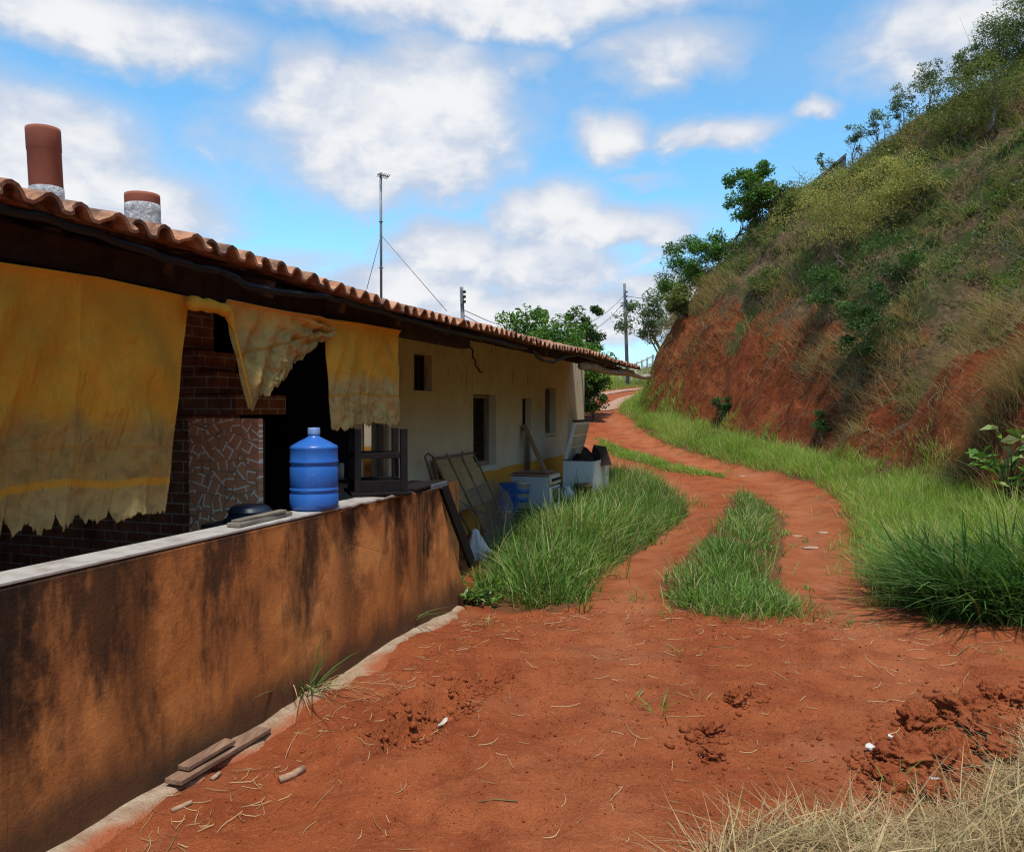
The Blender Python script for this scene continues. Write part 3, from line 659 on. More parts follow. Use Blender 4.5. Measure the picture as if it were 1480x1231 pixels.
# rough cement footing beside the wall base
rngf = random.Random(9); P = []
k = 60; V = []
for i in range(k + 1):
    s = 0.3 + (se_bot - 0.25 - 0.3) * i / k; w = 0.17 + 0.03 * math.sin(i * 0.7) + rngf.uniform(-0.045, 0.045) - 0.07 * (i / k)
    p = H(s, PT + w); q = H(s, PT - 0.02)
    for u in (0.0, 0.5, 0.85, 1.0):
        xy = q + (p - q) * u; V.append(((PT - 0.02) + (w + 0.02) * u, s, gz(xy[0], xy[1]) + (0.020 + 0.008 * math.sin(i * 1.7) if u < 0.6 else (0.010 if u < 0.9 else -0.02))))
q4 = [(i * 4 + j, i * 4 + j + 1, (i + 1) * 4 + j + 1, (i + 1) * 4 + j) for i in range(k) for j in range(3)]
t = NT("dusty_cement"); nn = t.noise(t.obj, 7, 6, 0.7); n2 = t.noise(t.obj, 60, 3, 0.7); nb = t.noise(t.obj, 2.2, 4, 0.6)
cc = t.mix(t.ramp(nn, (0.35, 0.0), (0.62, 1.0)), (0.28, 0.17, 0.10), (0.44, 0.34, 0.24)); xx = t.sep(t.obj)[0]; cc = t.mix(t.smooth(t.m_("ADD", t.m_("MULTIPLY", xx, 3.0), nb), 4.54, 4.88), cc, (0.34, 0.10, 0.042)); cc = t.mix(t.ramp(n2, (0.55, 0.0), (0.7, 0.6)), cc, (0.22, 0.13, 0.08))
M_CEM = t.bsdf(cc, 0.95, t.bump(t.m_('ADD', nn, n2), 0.7, 0.02), 0.1)
link("footing", np_mesh("footing", np.array(V), np.array(q4), True), M_CEM, pw)
# ------------------------------------------------------------------ curtains of tarpaulin hung along the veranda
def make_cloth(name, top, mid, low, stain, band):
    t = NT(name); u, v, w = t.sep(t.uv); o = t.obj
    n = t.noise(o, 3.5, 6, 0.65); n2 = t.noise(o, 14, 5, 0.7, 0.6); f = t.noise(o, 90, 3, 0.6); st = t.noise(t.map(o, (1, 4, 0.8)), 2.5, 5, 0.65)
    vv = t.m_('ADD', v, t.m_('MULTIPLY', t.m_('SUBTRACT', st, 0.5), 0.22))
    c = t.mix(t.ramp(n, (0.35, 0.0), (0.65, 1.0)), top, tuple(k * 1.25 for k in top))
    c = t.mix(t.smooth(vv, stain - 0.06, stain + 0.10), c, mid)
    c = t.mix(t.smooth(vv, 0.78, 1.0), c, low)
    blot = t.m_('MULTIPLY', t.ramp(n2, (0.46, 0.0), (0.68, 0.8)), t.smooth(vv, stain - 0.15, stain + 0.2))
    c = t.mix(t.m_("MULTIPLY", blot, 0.7), c, (0.15, 0.10, 0.045))
    wob = t.m_('ADD', v, t.m_('MULTIPLY', t.m_('SUBTRACT', n, 0.5), 0.035))
    for p, hw, col in band:
        c = t.mix(t.smooth(t.m_('ABSOLUTE', t.m_('SUBTRACT', wob, p)), hw, hw * 0.4, 0.0, 0.85), c, col)
    return t.bsdf(c, 0.8, t.bump(t.m_('ADD', t.m_('MULTIPLY', n2, 1.0), t.m_('MULTIPLY', f, 0.03)), 0.6, 0.022), 0.2, 0, 0.30)
def interp_pts(P, u):
    P = np.array(P, float); d = np.r_[0, np.cumsum(np.hypot(*np.diff(P, axis=0).T))]; d /= d[-1]
    return np.c_[np.interp(u, d, P[:, 0]), np.interp(u, d, P[:, 1])]
def cloth(name, label, top, bot, mat, seed, t0, fold, rag, nu=150, nv=80, swag=0.0, period=9, roll=0.03, side=None):
    rng = np.random.RandomState(seed); U = np.linspace(0, 1, nu)
    A = np.array([on_t(x, y, t0) for x, y in interp_pts(top, U)]); B = np.array([on_t(x, y, t0) for x, y in interp_pts(bot, U)])
    # scalloped, torn lower edge
    k = np.cumsum(0.6 + rng.rand(nu) * 0.8); k = k / k[-1] * period
    B0z = B[:, 1].copy(); sc = np.abs(np.sin(np.pi * k)) ** 0.33; amp = 0.4 + 0.6 * (0.5 + vnoise(U * period, U * 0, seed))
    B[:, 1] -= rag * (sc * amp - 0.5) + 0.32 * rag * fbm(U * 45, U * 0, seed + 3, 4, 0.65)
    V = []; UV = []
    for j in range(nv):
        v = j / (nv - 1); P = A + (B - A) * v
        if side: P[:, 0] += side * np.sin(math.pi * v) * (U - 0.5)
        ed = np.clip(np.minimum(U, 1 - U) / 0.10, 0.12, 1); fa = fold * (0.05 + 0.95 * v) * ed
        x = P[:, 0] * 1.0
        tt = fa * (np.sin(x * 5.2 + seed + 0.9 * np.sin(x * 2.1 + v * 1.2)) * 0.8 + 0.9 * vnoise(x * 5 + v * 1.5, np.full(nu, v * 1.2), seed + 5))
        tt += 0.026 * v ** 0.6 * ed * (1 - np.abs(np.sin(x * 7.5 + 1.6 * vnoise(x * 2.5, np.full(nu, v * 1.1), seed + 31) * 2 + 0.8 * v))) ** 2.2
        # diagonal swag creases from the hung corners
        d1 = (U + v * 0.55); d2 = ((1 - U) + v * 0.75)
        tt += swag * (1 - v * 0.6) * (np.sin(d1 * 26) * np.exp(-U * 3.0) + np.sin(d2 * 22) * np.exp(-(1 - U) * 3.0)) * min(1, v * 3) * ed
        tt += swag * (0.25 * fbm(U * 3 + v * 2, U * 1.5 - v * 3, seed + 9, 3) - 0.55 * v * np.abs(fbm(U * 7 + v * 1.5, U * 2.0 - v * 7, seed + 19, 3))) * ed * min(1, v * 4)
        tt += 0.008 * fbm(U * 16, np.full(nu, v * 14), seed + 12, 3) * ed * min(1, v * 6)
        tt += roll * math.exp(-v * nv / 3.0)
        V.append(np.c_[t0 + tt, P[:, 0], P[:, 1]]); UV.append(np.c_[U, v * (A[:, 1] - B[:, 1]) / (A[:, 1] - B0z)])
    V = np.concatenate(V); UV = np.concatenate(UV)
    I = (np.arange(nv - 1)[:, None] * nu + np.arange(nu - 1)[None, :]); q = np.stack([I, I + 1, I + nu + 1, I + nu], -1).reshape(-1, 4)
    c0 = H(*(V[nu // 2, [1, 0]])); base = np.array([V[:, 0].mean(), V[:, 1].mean(), V[:, 2].max()])
    loc = H(base[1], base[0], base[2])
    o = link(name, np_mesh(name, V - base, q, True, None, UV), mat, None, loc, (0, 0, -ANG))
    s = o.modifiers.new("thick", 'SOLIDIFY'); s.thickness = 0.004; s.offset = 0
    return tag(o, label, "curtain")
MUST = (0.40, 0.185, 0.025)
CL1 = make_cloth("mustard_tarpaulin", (0.68, 0.365, 0.035), (0.50, 0.335, 0.095), (0.50, 0.37, 0.15), 0.57, [(0.85, 0.022, (0.74, 0.37, 0.03)), (0.70, 0.006, (0.50, 0.26, 0.05))])
CL2 = make_cloth("faded_tarpaulin", (0.72, 0.43, 0.10), (0.62, 0.44, 0.14), (0.46, 0.36, 0.13), 0.28, [(0.52, 0.03, (0.50, 0.25, 0.04))])
CL3 = make_cloth("amber_tarpaulin", (0.76, 0.43, 0.045), (0.68, 0.49, 0.17), (0.68, 0.50, 0.18), 0.52, [(0.70, 0.02, (0.66, 0.34, 0.04))])
cloth("curtain", "wide mustard tarpaulin curtain with a torn scalloped hem hanging by the brick oven", [(-60, 372), (0, 381), (135, 401), (272, 431)], [(-70, 800), (0, 786), (20, 768), (100, 752), (160, 752), (240, 742)], CL1, 4, 1.10, 0.075, 0.095, 420, 130, 0.035, 9)
c2 = cloth("curtain", "crumpled faded tarpaulin pulled up into a slanting drape between two other curtains", [(322, 433), (400, 449), (458, 458), (484, 468)], [(356, 588), (385, 560), (425, 530), (455, 508), (484, 488)], CL2, 8, 1.14, 0.06, 0.06, 260, 90, 0.05, 8)
c3 = cloth("curtain", "small amber tarpaulin curtain with a ragged hem hanging above the upturned stool", [(468, 461), (520, 468), (575, 478)], [(478, 620), (520, 612), (577, 613)], CL3, 15, 1.08, 0.04, 0.045, 260, 100, 0.03, 10)
# the rolled bunch between the two left curtains, a part of the slanting drape
P = []
for x, y in interp_pts([(268, 438), (300, 443), (322, 450), (332, 480), (344, 530), (357, 583)], np.linspace(0, 1, 24)):
    s, z = on_t(x, y, 1.14); P.append((s, z))
m = MB(); pts = [H(s, 1.17, z) for s, z in P]; rr = [0.034 + 0.005 * math.sin(i * 2.4) - 0.0006 * i if i < 8 else 0.011 - 0.0003 * i for i in range(24)]
rr[8] = 0.022; rr[9] = 0.015
loc2 = np.array(c2.location); Mi = Matrix.Rotation(ANG, 3, 'Z')
m.tube([Mi @ Vector(p - loc2) for p in pts], rr, 10)
m.build("rolled_edge", CL3, c2)
# line the curtains hang from
m = MB(); m.tube([(1.03, 1.2, 2.07), (1.04, 3.0, 2.08), (1.05, 4.4, 2.09), (1.03, 5.9, 2.12), (0.96, 6.3, 2.16)], 0.008, 6)
tag(m.build("curtain_line", M_BLACK, None, H(0, 0), (0, 0, -ANG)), "thin dark line the yellow tarpaulin curtains hang from", "rope")

# ------------------------------------------------------------------ brick oven inside the veranda
bs = 5.95
ov = empty("brick_oven", H(bs, -0.5), -ANG, "dark stepped brick oven in the veranda behind the wide mustard curtain", "oven")
def os_(px, py, s=bs): return on_s(px, py, s)
b0 = os_(-60, 700)[0]
def step_box(m, x0, x1, y_top, y_bot, s=bs, dep=0.55):
    ta, zb = os_((x0 + x1) / 2, y_bot, s); ztop = os_((x0 + x1) / 2, y_top, s)[1]; t0 = os_(x0, 650, s)[0]; t1 = os_(x1, 650, s)[0]
    m.box(((t0 + t1) / 2 + 0.5, dep / 2, (zb + ztop) / 2), (t1 - t0, dep, ztop - zb)); return t0, t1, zb, ztop
m = MB(); step_box(m, 120, 276, 600, 800); m.build("body", M_BRICK, ov, bevel=0.004)
m = MB(); step_box(m, 200, 337, 570, 600 - 0.5, bs - 0.03, 0.6); step_box(m, 210, 315, 538, 569.5, bs + 0.03, 0.5); step_box(m, 220, 299, 508, 537.5, bs + 0.08, 0.42); step_box(m, 225, 280, 380, 507.5, bs + 0.12, 0.35); m.build("hood", M_BRICK, ov, bevel=0.004)
m = MB(); step_box(m, -140, 99, 660, 860, bs - 0.25, 0.7); m.build("counter", M_BRICK, ov, bevel=0.004)
bp = 5.25
pb = os_(272, 604, bp); pe = os_(374, 604, bp)
pn = empty("tile_mosaic_panel", H(bp, (pb[0] + pe[0]) / 2), -ANG, "upright counter front covered in broken brown tile mosaic beside the blue jug", "panel")
m = MB(); w = pe[0] - pb[0]; m.box((0, 0.02, pb[1] / 2 + 0.05), (w, 0.04, pb[1] - 0.1)); m.build("mosaic", M_MOSAIC, pn, bevel=0.003)
m = MB(); m.box((0, 0.06, pb[1] / 2 + 0.05), (w - 0.03, 0.035, pb[1] - 0.12)); m.build("backing", M_WOOD_DK, pn)
# pale little cabinet and the wires on the dark wall
ta, za = on_s(499, 697, S_COR - 0.4); 
cb = empty("white_cabinet", H(S_COR - 0.45, ta, 0.1), -ANG, "small pale cabinet in the dark veranda corner behind the stool", "cabinet")
m = MB(); m.box((0, 0.15, za / 2 - 0.05), (0.2, 0.3, za - 0.1)); m.build("body", M_PALE, cb, bevel=0.006)
m = MB(); m.box((0, 0.15, za - 0.085), (0.24, 0.33, 0.025)); m.build("top", M_SHUT, cb, bevel=0.004)
m = MB(); m.lathe([(0.0, 0), (0.035, 0), (0.035, 0.14), (0.0, 0.145)], 14, (-0.04, 0.03, za - 0.07)); m.build("canister", mat_plain("pale_tin", (0.4, 0.4, 0.4), 0.5), cb)
for i, (pp, lb) in enumerate([([(368, 611), (420, 609), (480, 608), (508, 600)], "thin cable stapled high on the dark purple veranda wall"), ([(372, 680), (412, 681), (430, 684), (478, 680)], "thin cable drooping low on the dark purple veranda wall"), ([(372, 640), (430, 628), (480, 612)], "slanting cable crossing the dark purple veranda wall")]):
    P = [on_s(x, y, S_COR - 0.035) for x, y in pp]; m = MB(); m.tube([(0 + a, S_COR - 0.035, z) for a, z in P], 0.006, 5)
    tag(m.build("electric_cable", M_BLACK, None, H(0, 0), (0, 0, -ANG)), lb, "cable")

# ------------------------------------------------------------------ things on the wall
def make_jug():
    t = NT("blue_jug_plastic"); n = t.noise(t.obj, 5, 4, 0.6); f = t.noise(t.obj, 60, 3, 0.6)
    c = t.mix(n, (0.022, 0.12, 0.46), (0.035, 0.17, 0.56)); c = t.mix(t.ramp(f, (0.6, 0.0), (0.75, 0.25)), c, (0.25, 0.33, 0.5))
    return t.bsdf(c, 0.32, t.bump(n, 0.1, 0.01), 0.5, 0, 0.12)
js, jz = on_t(450, 737, PT - 0.12)
jug = empty("water_jug", H(js, PT - 0.10, PZ + 0.017), 0.4, "blue plastic water jug with a pale cap standing on the white wall coping", "water jug")
rj = 70 / 2 * (H(js, PT - .1)[1]) / F; k = rj / 0.135
prof = [(0.0, 0.004), (0.118, 0.0), (0.130, 0.010), (0.134, 0.03), (0.134, 0.085), (0.129, 0.092), (0.129, 0.100), (0.1345, 0.107), (0.1345, 0.115), (0.129, 0.122), (0.129, 0.128), (0.132, 0.135), (0.132, 0.235), (0.127, 0.243), (0.127, 0.252), (0.1345, 0.260), (0.1345, 0.268), (0.130, 0.275), (0.131, 0.335), (0.133, 0.342), (0.126, 0.352), (0.085, 0.375), (0.045, 0.395), (0.033, 0.403), (0.030, 0.42), (0.030, 0.44), (0.0, 0.44)]
m = MB(); m.lathe([(r * k, z * k) for r, z in prof], 48); m.build("body", make_jug(), jug)
m = MB(); m.lathe([(0.034 * k, 0.415 * k), (0.034 * k, 0.445 * k), (0.030 * k, 0.452 * k), (0, 0.453 * k)], 24); m.build("cap", mat_plain("pale_blue_cap", (0.16, 0.26, 0.48), 0.5), jug)
M_STOOL = mat_plain("black_painted_wood", (0.011, 0.008, 0.008), 0.75, 0.2, 0.4, 25, 0.2)
ss, sz = on_t(545, 712, PT - 0.16)
st = empty("stool", H(ss, PT - 0.16, PZ + 0.018), -ANG + R(38), "black wooden stool standing upside down on the orange wall beside the jug", "stool")
m = MB(); m.box((0, 0, 0.012), (0.40, 0.40, 0.024)); m.build("seat", M_STOOL, st, bevel=0.004)
m = MB(); a = 0.155
for dx, dy, sx, sy in ((0, a, 0.27, 0.022), (0, -a, 0.27, 0.022), (a, 0, 0.022, 0.27), (-a, 0, 0.022, 0.27)): m.box((dx, dy, 0.062), (sx, sy, 0.074))
m.build("apron", M_STOOL, st, bevel=0.003)
for sx in (-1, 1):
    for sy in (-1, 1): m = MB(); m.box((sx * a, sy * a, 0.235), (0.045, 0.045, 0.42)); m.build("leg", M_STOOL, st, bevel=0.004)
for i in range(4):
    m = MB(); sx, sy = ((0, a), (0, -a), (a, 0), (-a, 0))[i]; m.box((sx, sy, 0.265 if i < 2 else 0.262), (0.262 if i < 2 else 0.022, 0.022 if i < 2 else 0.262, 0.036)); m.build("stretcher", M_STOOL, st, bevel=0.003)
# rag tray under the stool
m = MB(); pts = []
for i in range(15):
    x = 497 + (600 - 497) * i / 14; y = 714 if x < 548 else 714 - (x - 548) * 0.13
    s_, z_ = on_t(x, y, PT + 0.03); pts.append((PT + 0.012 + 0.008 * math.sin(i * 1.3), s_, PZ + 0.008 + 0.005 * math.sin(i * 2.1)))
m.tube(pts, [0.010 + 0.003 * math.sin(i * 2.7) for i in range(15)], 8)
tag(m.build("rag", mat_plain("dusty_rag", (0.22, 0.17, 0.14), 0.9, 0.1, 0.5, 30, 0.6), None, H(0, 0), (0, 0, -ANG)), "twisted dusty rag squeezed under the upturned stool", "rag")
# dark basin and a plank on the coping
M_BASIN = mat_plain("navy_basin", (0.018, 0.024, 0.042), 0.4, 0.4, 0.3, 6, 0.1)
bs_, bz_ = on_t(358, 745, PT - 0.30)
ba = empty("basin", H(bs_ + .02, PT - 0.30, 0.985), -ANG, "dark navy plastic basin resting upside down inside the wall behind a plank", "basin")
m = MB(); m.lathe([(0.0, 0.085), (0.085, 0.082), (0.105, 0.07), (0.125, 0.0), (0.138, -0.002), (0.138, 0.008), (0.127, 0.012)], 36); m.build("bowl", M_BASIN, ba)
m = MB(); m.lathe([(0.112, 0.052), (0.118, 0.055), (0.1205, 0.05), (0.112, 0.052)], 36); m.build("band", M_BASIN, ba)
m = MB(); m.box((0, 0, -0.02), (0.27, 0.6, 0.035)); tag(m.build("shelf", M_SHUT, None, H(bs_ + .1, PT - PTH - 0.14, 0.985), (0, 0, -ANG)), "narrow dark shelf fixed along the inner face of the orange wall", "shelf")
a_ = on_t(334, 752, PT - 0.08)[0]; b_ = on_t(417, 744, PT - 0.08)[0]
m = MB(); m.box((0, 0, 0.010), (0.075, b_ - a_, 0.020), rot=(0.0, 0, 0.05)); m.box((0.008, -0.02, 0.028), (0.05, (b_ - a_) * 0.8, 0.014), rot=(0.02, 0, -0.03))
M_GREYW = make_wood("grey_driftwood", (0.15, 0.12, 0.09), (0.30, 0.26, 0.21))
tag(m.build("plank", M_GREYW, None, H((a_ + b_) / 2, PT - 0.08, PZ + 0.017), (0, 0, -ANG), bevel=0.003), "short weathered grey plank lying on the white coping near the jug", "plank")
# black boards at the wall end
s1 = on_t(600, 706, PT)[0]; s2 = on_t(645, 698, PT)[0]
bt = empty("black_table_board", H((s1 + s2) / 2, PT - 0.12, PZ + 0.004), -ANG, "black tabletop board with peeling edge lying over the end of the orange wall", "board")
m = MB(); m.box((-0.02, 0, 0.015), (0.27, s2 - s1, 0.022), rot=(R(0.6), 0, 0.05)); m.build("top", M_STOOL, bt, bevel=0.004)
m = MB(); m.box((0.135, (s2 - s1) * 0.2, 0.013), (0.02, (s2 - s1) * .55, 0.036), rot=(R(0.6), 0, 0.05)); m.build("edge_strip", mat_plain("blue_grey_laminate", (0.10, 0.12, 0.16), 0.35, 0.5, 0.3, 30, 0.2), bt, bevel=0.003)
pa = H(on_t(638, 702, PT - .06)[0] + 0.02, PT - 0.06, 1.0); g_ = H(on_t(676, 812, PT - .04)[0] + 0.06, PT - 0.03, 0.28); 
ld = empty("leaning_board", g_, 0, "narrow black board leaning along the sloping end of the orange wall", "board")
d_ = pa - g_; m = MB(); m.bar(tuple(-d_ * 0.0), tuple(d_), 0.11, 0.03, up=tuple(H(0, 1) - H(0, 0))); m.build("board", M_STOOL, ld, bevel=0.004)
# stub of inner wall behind it
s_in0 = on_t(651, 760, PT - 0.30)[0]
m = MB(); sb0 = on_t(646, 700, 0.95)[0]; sb1 = on_t(664, 700, 0.95)[0]; z_ = on_t(660, 695, 0.95)[1]
m.box((0.95 - 0.12, (sb0 + sb1) / 2, z_ / 2), (0.24, sb1 - sb0, z_)); tag(m.build("wall_stub", M_PARA, None, H(0, 0), (0, 0, -ANG), bevel=0.012), "orange rendered stub of wall standing just past the leaning black board", "wall")

# ------------------------------------------------------------------ things leaning on the facade
def P3(px, py, t): s, z = on_t(px, py, t); return H(s, t, z)
def G3(px, py, up=0.02): g = on_ground(px, py); g[2] += up; return g
def make_wire_cloth(name, col, alpha_scale, holes=0.55):
    t = NT(name); n = t.noise(t.obj, 5, 5, 0.6); return t.bsdf(t.mix(n, tuple(k * .6 for k in col), col), 0.8, t.bump(n, 0.3, 0.01), 0.2)
M_TANB = make_wood("brown_sheet", (0.34, 0.22, 0.11), (0.46, 0.32, 0.17), 2)
M_RUST = mat_plain("rusty_steel", (0.20, 0.13, 0.085), 0.7, 0.3, 0.4, 25, 0.3)
M_WIRE = mat_plain("grey_wire", (0.30, 0.25, 0.20), 0.5, 0.4, 0.3, 30, 0.1, metal=0.4)
TL, TR = P3(627, 662, 0.07), P3(684, 654, 0.07); BL = G3(690, 792); BR = G3(738, 772)
o0 = (BL + BR) / 2
rk = empty("bed_frame", o0, 0, "rusty tubular bed frame with a brown sheet leaning slantwise against the cream wall", "bed frame")
bil = lambda u, v: TL + (TR - TL) * u + (BL - TL) * v + (TL - TR + BR - BL) * u * v
L_ = lambda p: tuple(p - o0)
nrm = np.cross(TR - TL, BL - TL); nrm /= np.linalg.norm(nrm)
if nrm[0] < 0: nrm = -nrm
m = MB()
for a_, b_ in ((TL, TR), (TR, BR), (BL, TL), (BR, BL)): m.tube([L_(a_), L_((a_ + b_) / 2 - nrm * 0.004), L_(b_)], 0.013, 8)
for u in (0.33, 0.66): m.tube([L_(bil(u, 0)), L_(bil(u, 0.5) - nrm * 0.008), L_(bil(u, 1))], 0.009, 7)
m.tube([L_(bil(0, .6)), L_(bil(1, .6))], 0.009, 7)
for u in (0.3, 0.7): m.tube([L_(bil(u, 0)), L_(bil(u + .02, -0.03) ), L_(bil(u + .05, 0))], 0.009, 6)
m.build("frame", M_RUST, rk)
m = MB(); c4 = [bil(0.02, 0.02) - nrm * 0.02, bil(0.98, 0.02) - nrm * 0.02, bil(0.98, 0.56) - nrm * 0.02, bil(0.02, 0.6) - nrm * 0.02]
m.add([L_(p) for p in c4] + [L_(p - nrm * 0.012) for p in c4], [(0, 1, 2, 3), (7, 6, 5, 4), (0, 4, 5, 1), (1, 5, 6, 2), (2, 6, 7, 3), (3, 7, 4, 0)]); m.build("sheet", M_TANB, rk)
m = MB(); hk = [P3(x, y, 0.13) for x, y in ((626, 700), (617, 668), (614, 660), (619, 655), (626, 660), (634, 700), (640, 730))]
m.tube([L_(p) for p in hk], 0.013, 8); m.build("bent_tube", M_RUST, rk)
# sagging wire mesh in front of it
m = MB(); A_, B_ = P3(676, 708, 0.30), P3(708, 694, 0.26); C_, D_ = G3(706, 802, 0.05), G3(742, 778, 0.05)
mb_ = lambda u, v: A_ + (B_ - A_) * u + (C_ - A_) * v + (A_ - B_ + D_ - C_) * u * v + nrm * (0.10 * math.sin(math.pi * v) * (0.6 + u) - 0.03 * math.sin(5 * u + 3 * v))
wo = (C_ + D_) / 2
wm = empty("wire_mesh", wo, 0, "sagging sheet of fine wire mesh propped before the rusty bed frame", "wire mesh")
nw = 26
for i in range(nw): m.tube([tuple(mb_(i / (nw - 1), v / 12) - wo) for v in range(13)], 0.0022, 4, False)
for j in range(34): m.tube([tuple(mb_(u / 8, j / 33) - wo) for u in range(9)], 0.0022, 4, False)
m.build("mesh_wires", M_WIRE, wm)
m = MB()
for i in range(7):
    p0 = P3(664 + i * 2.2, 722 + i * 2, 0.34); p1 = G3(694 + i * 5, 790 - i * 2, 0.02); mid = (p0 + p1) / 2 + np.array([0.10 + 0.02 * i, -0.02, 0.10]); 
    m.tube([tuple((1 - k) ** 2 * p0 + 2 * k * (1 - k) * mid + k * k * p1 - wo) for k in np.linspace(0, 1, 9)], 0.006, 5)
m.build("loose_rods", M_RUST, wm)
# white sack
def blob(name, loc, dims, mat, label, cat, seed, amp=0.25, sq=1.0, group=None, sub=4, rz=0.0, freq=2.2):
    import bmesh
    bm = bmesh.new(); bmesh.ops.create_icosphere(bm, subdivisions=sub, radius=1.0)
    co = np.array([v.co[:] for v in bm.verts])
    nn = fbm(co[:, 0] * freq + seed, co[:, 1] * freq + co[:, 2] * 1.7 * freq / 2, seed, 5, 0.62)
    n2_ = fbm(co[:, 2] * freq - seed, co[:, 0] * freq * 1.1 + co[:, 1] * .9, seed + 50, 4, 0.6)
    co = co * (1 + amp * (nn + n2_))[:, None]
    co[:, 2] = np.where(co[:, 2] < -0.55, -0.55 + (co[:, 2] + .55) * 0.15, co[:, 2])
    co = (co + np.array([0, 0, 0.6])) * np.array(dims) / 2
    for v, c in zip(bm.verts, co): v.co = c
    me = bpy.data.meshes.new(name); bm.to_mesh(me); bm.free(); me.polygons.foreach_set("use_smooth", np.ones(len(me.polygons), bool))
    o = link(name, me, mat, None, loc, (0, 0, rz)); return tag(o, label, cat, group)
M_SACK = mat_plain("white_sack_cloth", (0.55, 0.52, 0.50), 0.85, 0.2, 0.15, 8, 0.5, dirt=(0.25, 0.18, 0.13))
g = G3(693, 808, -0.02); 
m = MB(); rngs = random.Random(2); ring = []
for j, (rr_, zz) in enumerate([(0.155, 0.0), (0.15, 0.03), (0.12, 0.10), (0.085, 0.19), (0.05, 0.27), (0.03, 0.33), (0.0, 0.34)]):
    ring.append((rr_, zz))
m.lathe(ring, 40)
m.v = [(x * (1 + 0.16 * math.sin(7 * math.atan2(y, x)) * (1 - z)) - z * 0.14, y * (1 + 0.13 * math.sin(5 * math.atan2(y, x) + 1)) + z * .05, z) for x, y, z in m.v]
tag(m.build("white_sack", M_SACK, None, tuple(g)), "crumpled white sack slumped on the ground at the foot of the leaning black board", "sack")

# ------------------------------------------------------------------ old cooker
M_ENAMEL = mat_plain("dull_white_enamel", (0.42, 0.43, 0.46), 0.4, 0.4, 0.08, 6, 0.05, dirt=(0.26, 0.22, 0.2), dirt_amt=0.45)
M_ENAMEL2 = mat_plain("white_enamel_front", (0.66, 0.65, 0.62), 0.35, 0.5, 0.06, 6, 0.05, dirt=(0.35, 0.27, 0.2), dirt_amt=0.35)
M_GLASSD = mat_plain("dark_oven_glass", (0.02, 0.035, 0.03), 0.08, 0.6, 0.2, 4, 0.0)
M_BRN = mat_plain("rusty_brown_lid", (0.26, 0.14, 0.08), 0.6, 0.3, 0.3, 14, 0.2)
tf = 0.80; s_st = on_t(793.5, 720, tf)[0]; t_b = on_s(738, 720, s_st)[0]; zt = on_s(765, 684, s_st)[1]
dpt = tf - t_b; wdt = 0.50
ck = empty("gas_cooker", H(s_st + wdt / 2, (tf + t_b) / 2, 0.02), -ANG, "old white gas cooker with oven door standing beside the blue tin in the grass", "cooker")
m = MB(); m.box((-0.01, 0, zt / 2 - 0.02), (dpt - 0.02, wdt, zt - 0.09)); m.build("body", M_ENAMEL, ck, bevel=0.008)
m = MB(); m.box((dpt / 2 + 0.003, 0, zt * 0.40), (0.03, wdt - 0.01, zt * 0.62)); od = m.build("oven_door", M_ENAMEL2, ck, bevel=0.008)
m = MB(); m.box((dpt / 2 + 0.019, 0, zt * 0.50), (0.006, wdt * 0.56, zt * 0.26)); m.build("oven_window", M_GLASSD, od, bevel=0.002)
m = MB(); m.tube([(dpt / 2 + 0.02, -wdt * .32, zt * .675), (dpt / 2 + 0.05, -wdt * .3, zt * .675), (dpt / 2 + 0.05, wdt * .3, zt * .675), (dpt / 2 + 0.02, wdt * .32, zt * .675)], 0.009, 8); m.build("handle", M_STEEL, od)
m = MB(); m.box((dpt / 2 + 0.003, 0, zt * 0.845), (0.04, wdt - 0.004, zt * 0.18), rot=(0, R(-9), 0)); cp_ = m.build("control_panel", mat_plain("yellowed_panel", (0.55, 0.47, 0.36), 0.45), ck, bevel=0.006)
for i in range(5):
    m = MB(); y_ = (i - 2) * wdt * 0.18; m.tube([(dpt / 2 + 0.02, y_, zt * 0.845), (dpt / 2 + 0.05, y_, zt * 0.85)], 0.019, 12); m.build("knob", M_BLACK, cp_)
m = MB(); m.box((0, 0, zt - 0.045), (dpt + 0.015, wdt + 0.01, 0.028)); m.build("cooktop", M_BRN, ck, bevel=0.006)
m = MB(); m.box((-0.02, 0, zt - 0.018), (dpt - 0.08, wdt - 0.04, 0.018), rot=(0, R(-1.0), 0)); m.build("lid", mat_plain("brown_glass_lid", (0.13, 0.075, 0.05), 0.3, 0.5), ck, bevel=0.004)
for sy in (-1, 1):
    for sx in (-1, 1): m = MB(); m.box((sx * (dpt / 2 - 0.04), sy * (wdt / 2 - 0.04), 0.0), (0.04, 0.04, 0.06)); m.build("foot", M_BLACK, ck)

# blue tin, white bucket, low table below them
s_t = s_st - 0.30; 
tt0, tz0 = on_s(722, 737, s_t); tt1 = on_s(748, 737, s_t)[0]; tz1 = on_s(735, 698, s_t)[1]
def make_tin():
    t = NT("blue_printed_tin"); x, y, z = t.sep(t.obj); n = t.noise(t.obj, 9, 4, 0.6); f = t.noise(t.obj, 40, 4, 0.7)
    c = t.mix(n, (0.012, 0.06, 0.24), (0.02, 0.10, 0.36)); c = t.mix(t.ramp(f, (0.58, 0.0), (0.64, 0.75)), c, (0.35, 0.38, 0.42))
    c = t.mix(t.smooth(t.m_('ABSOLUTE', t.m_('SUBTRACT', z, 0.17)), 0.05, 0.03, 0.0, 0.0), c, (0.5, 0.5, 0.5))
    return t.bsdf(c, 0.4, None, 0.4)
M_TIN = make_tin()
tn = empty("paint_tin", H(s_t, (tt0 + tt1) / 2, tz0), -ANG, "square blue paint tin standing on the low table beside the cooker", "tin")
tw = tt1 - tt0; th_ = tz1 - tz0
m = MB(); m.box((0, 0.08, th_ / 2), (tw * .98, tw * 0.95, th_)); m.build("body", M_TIN, tn, bevel=0.006)
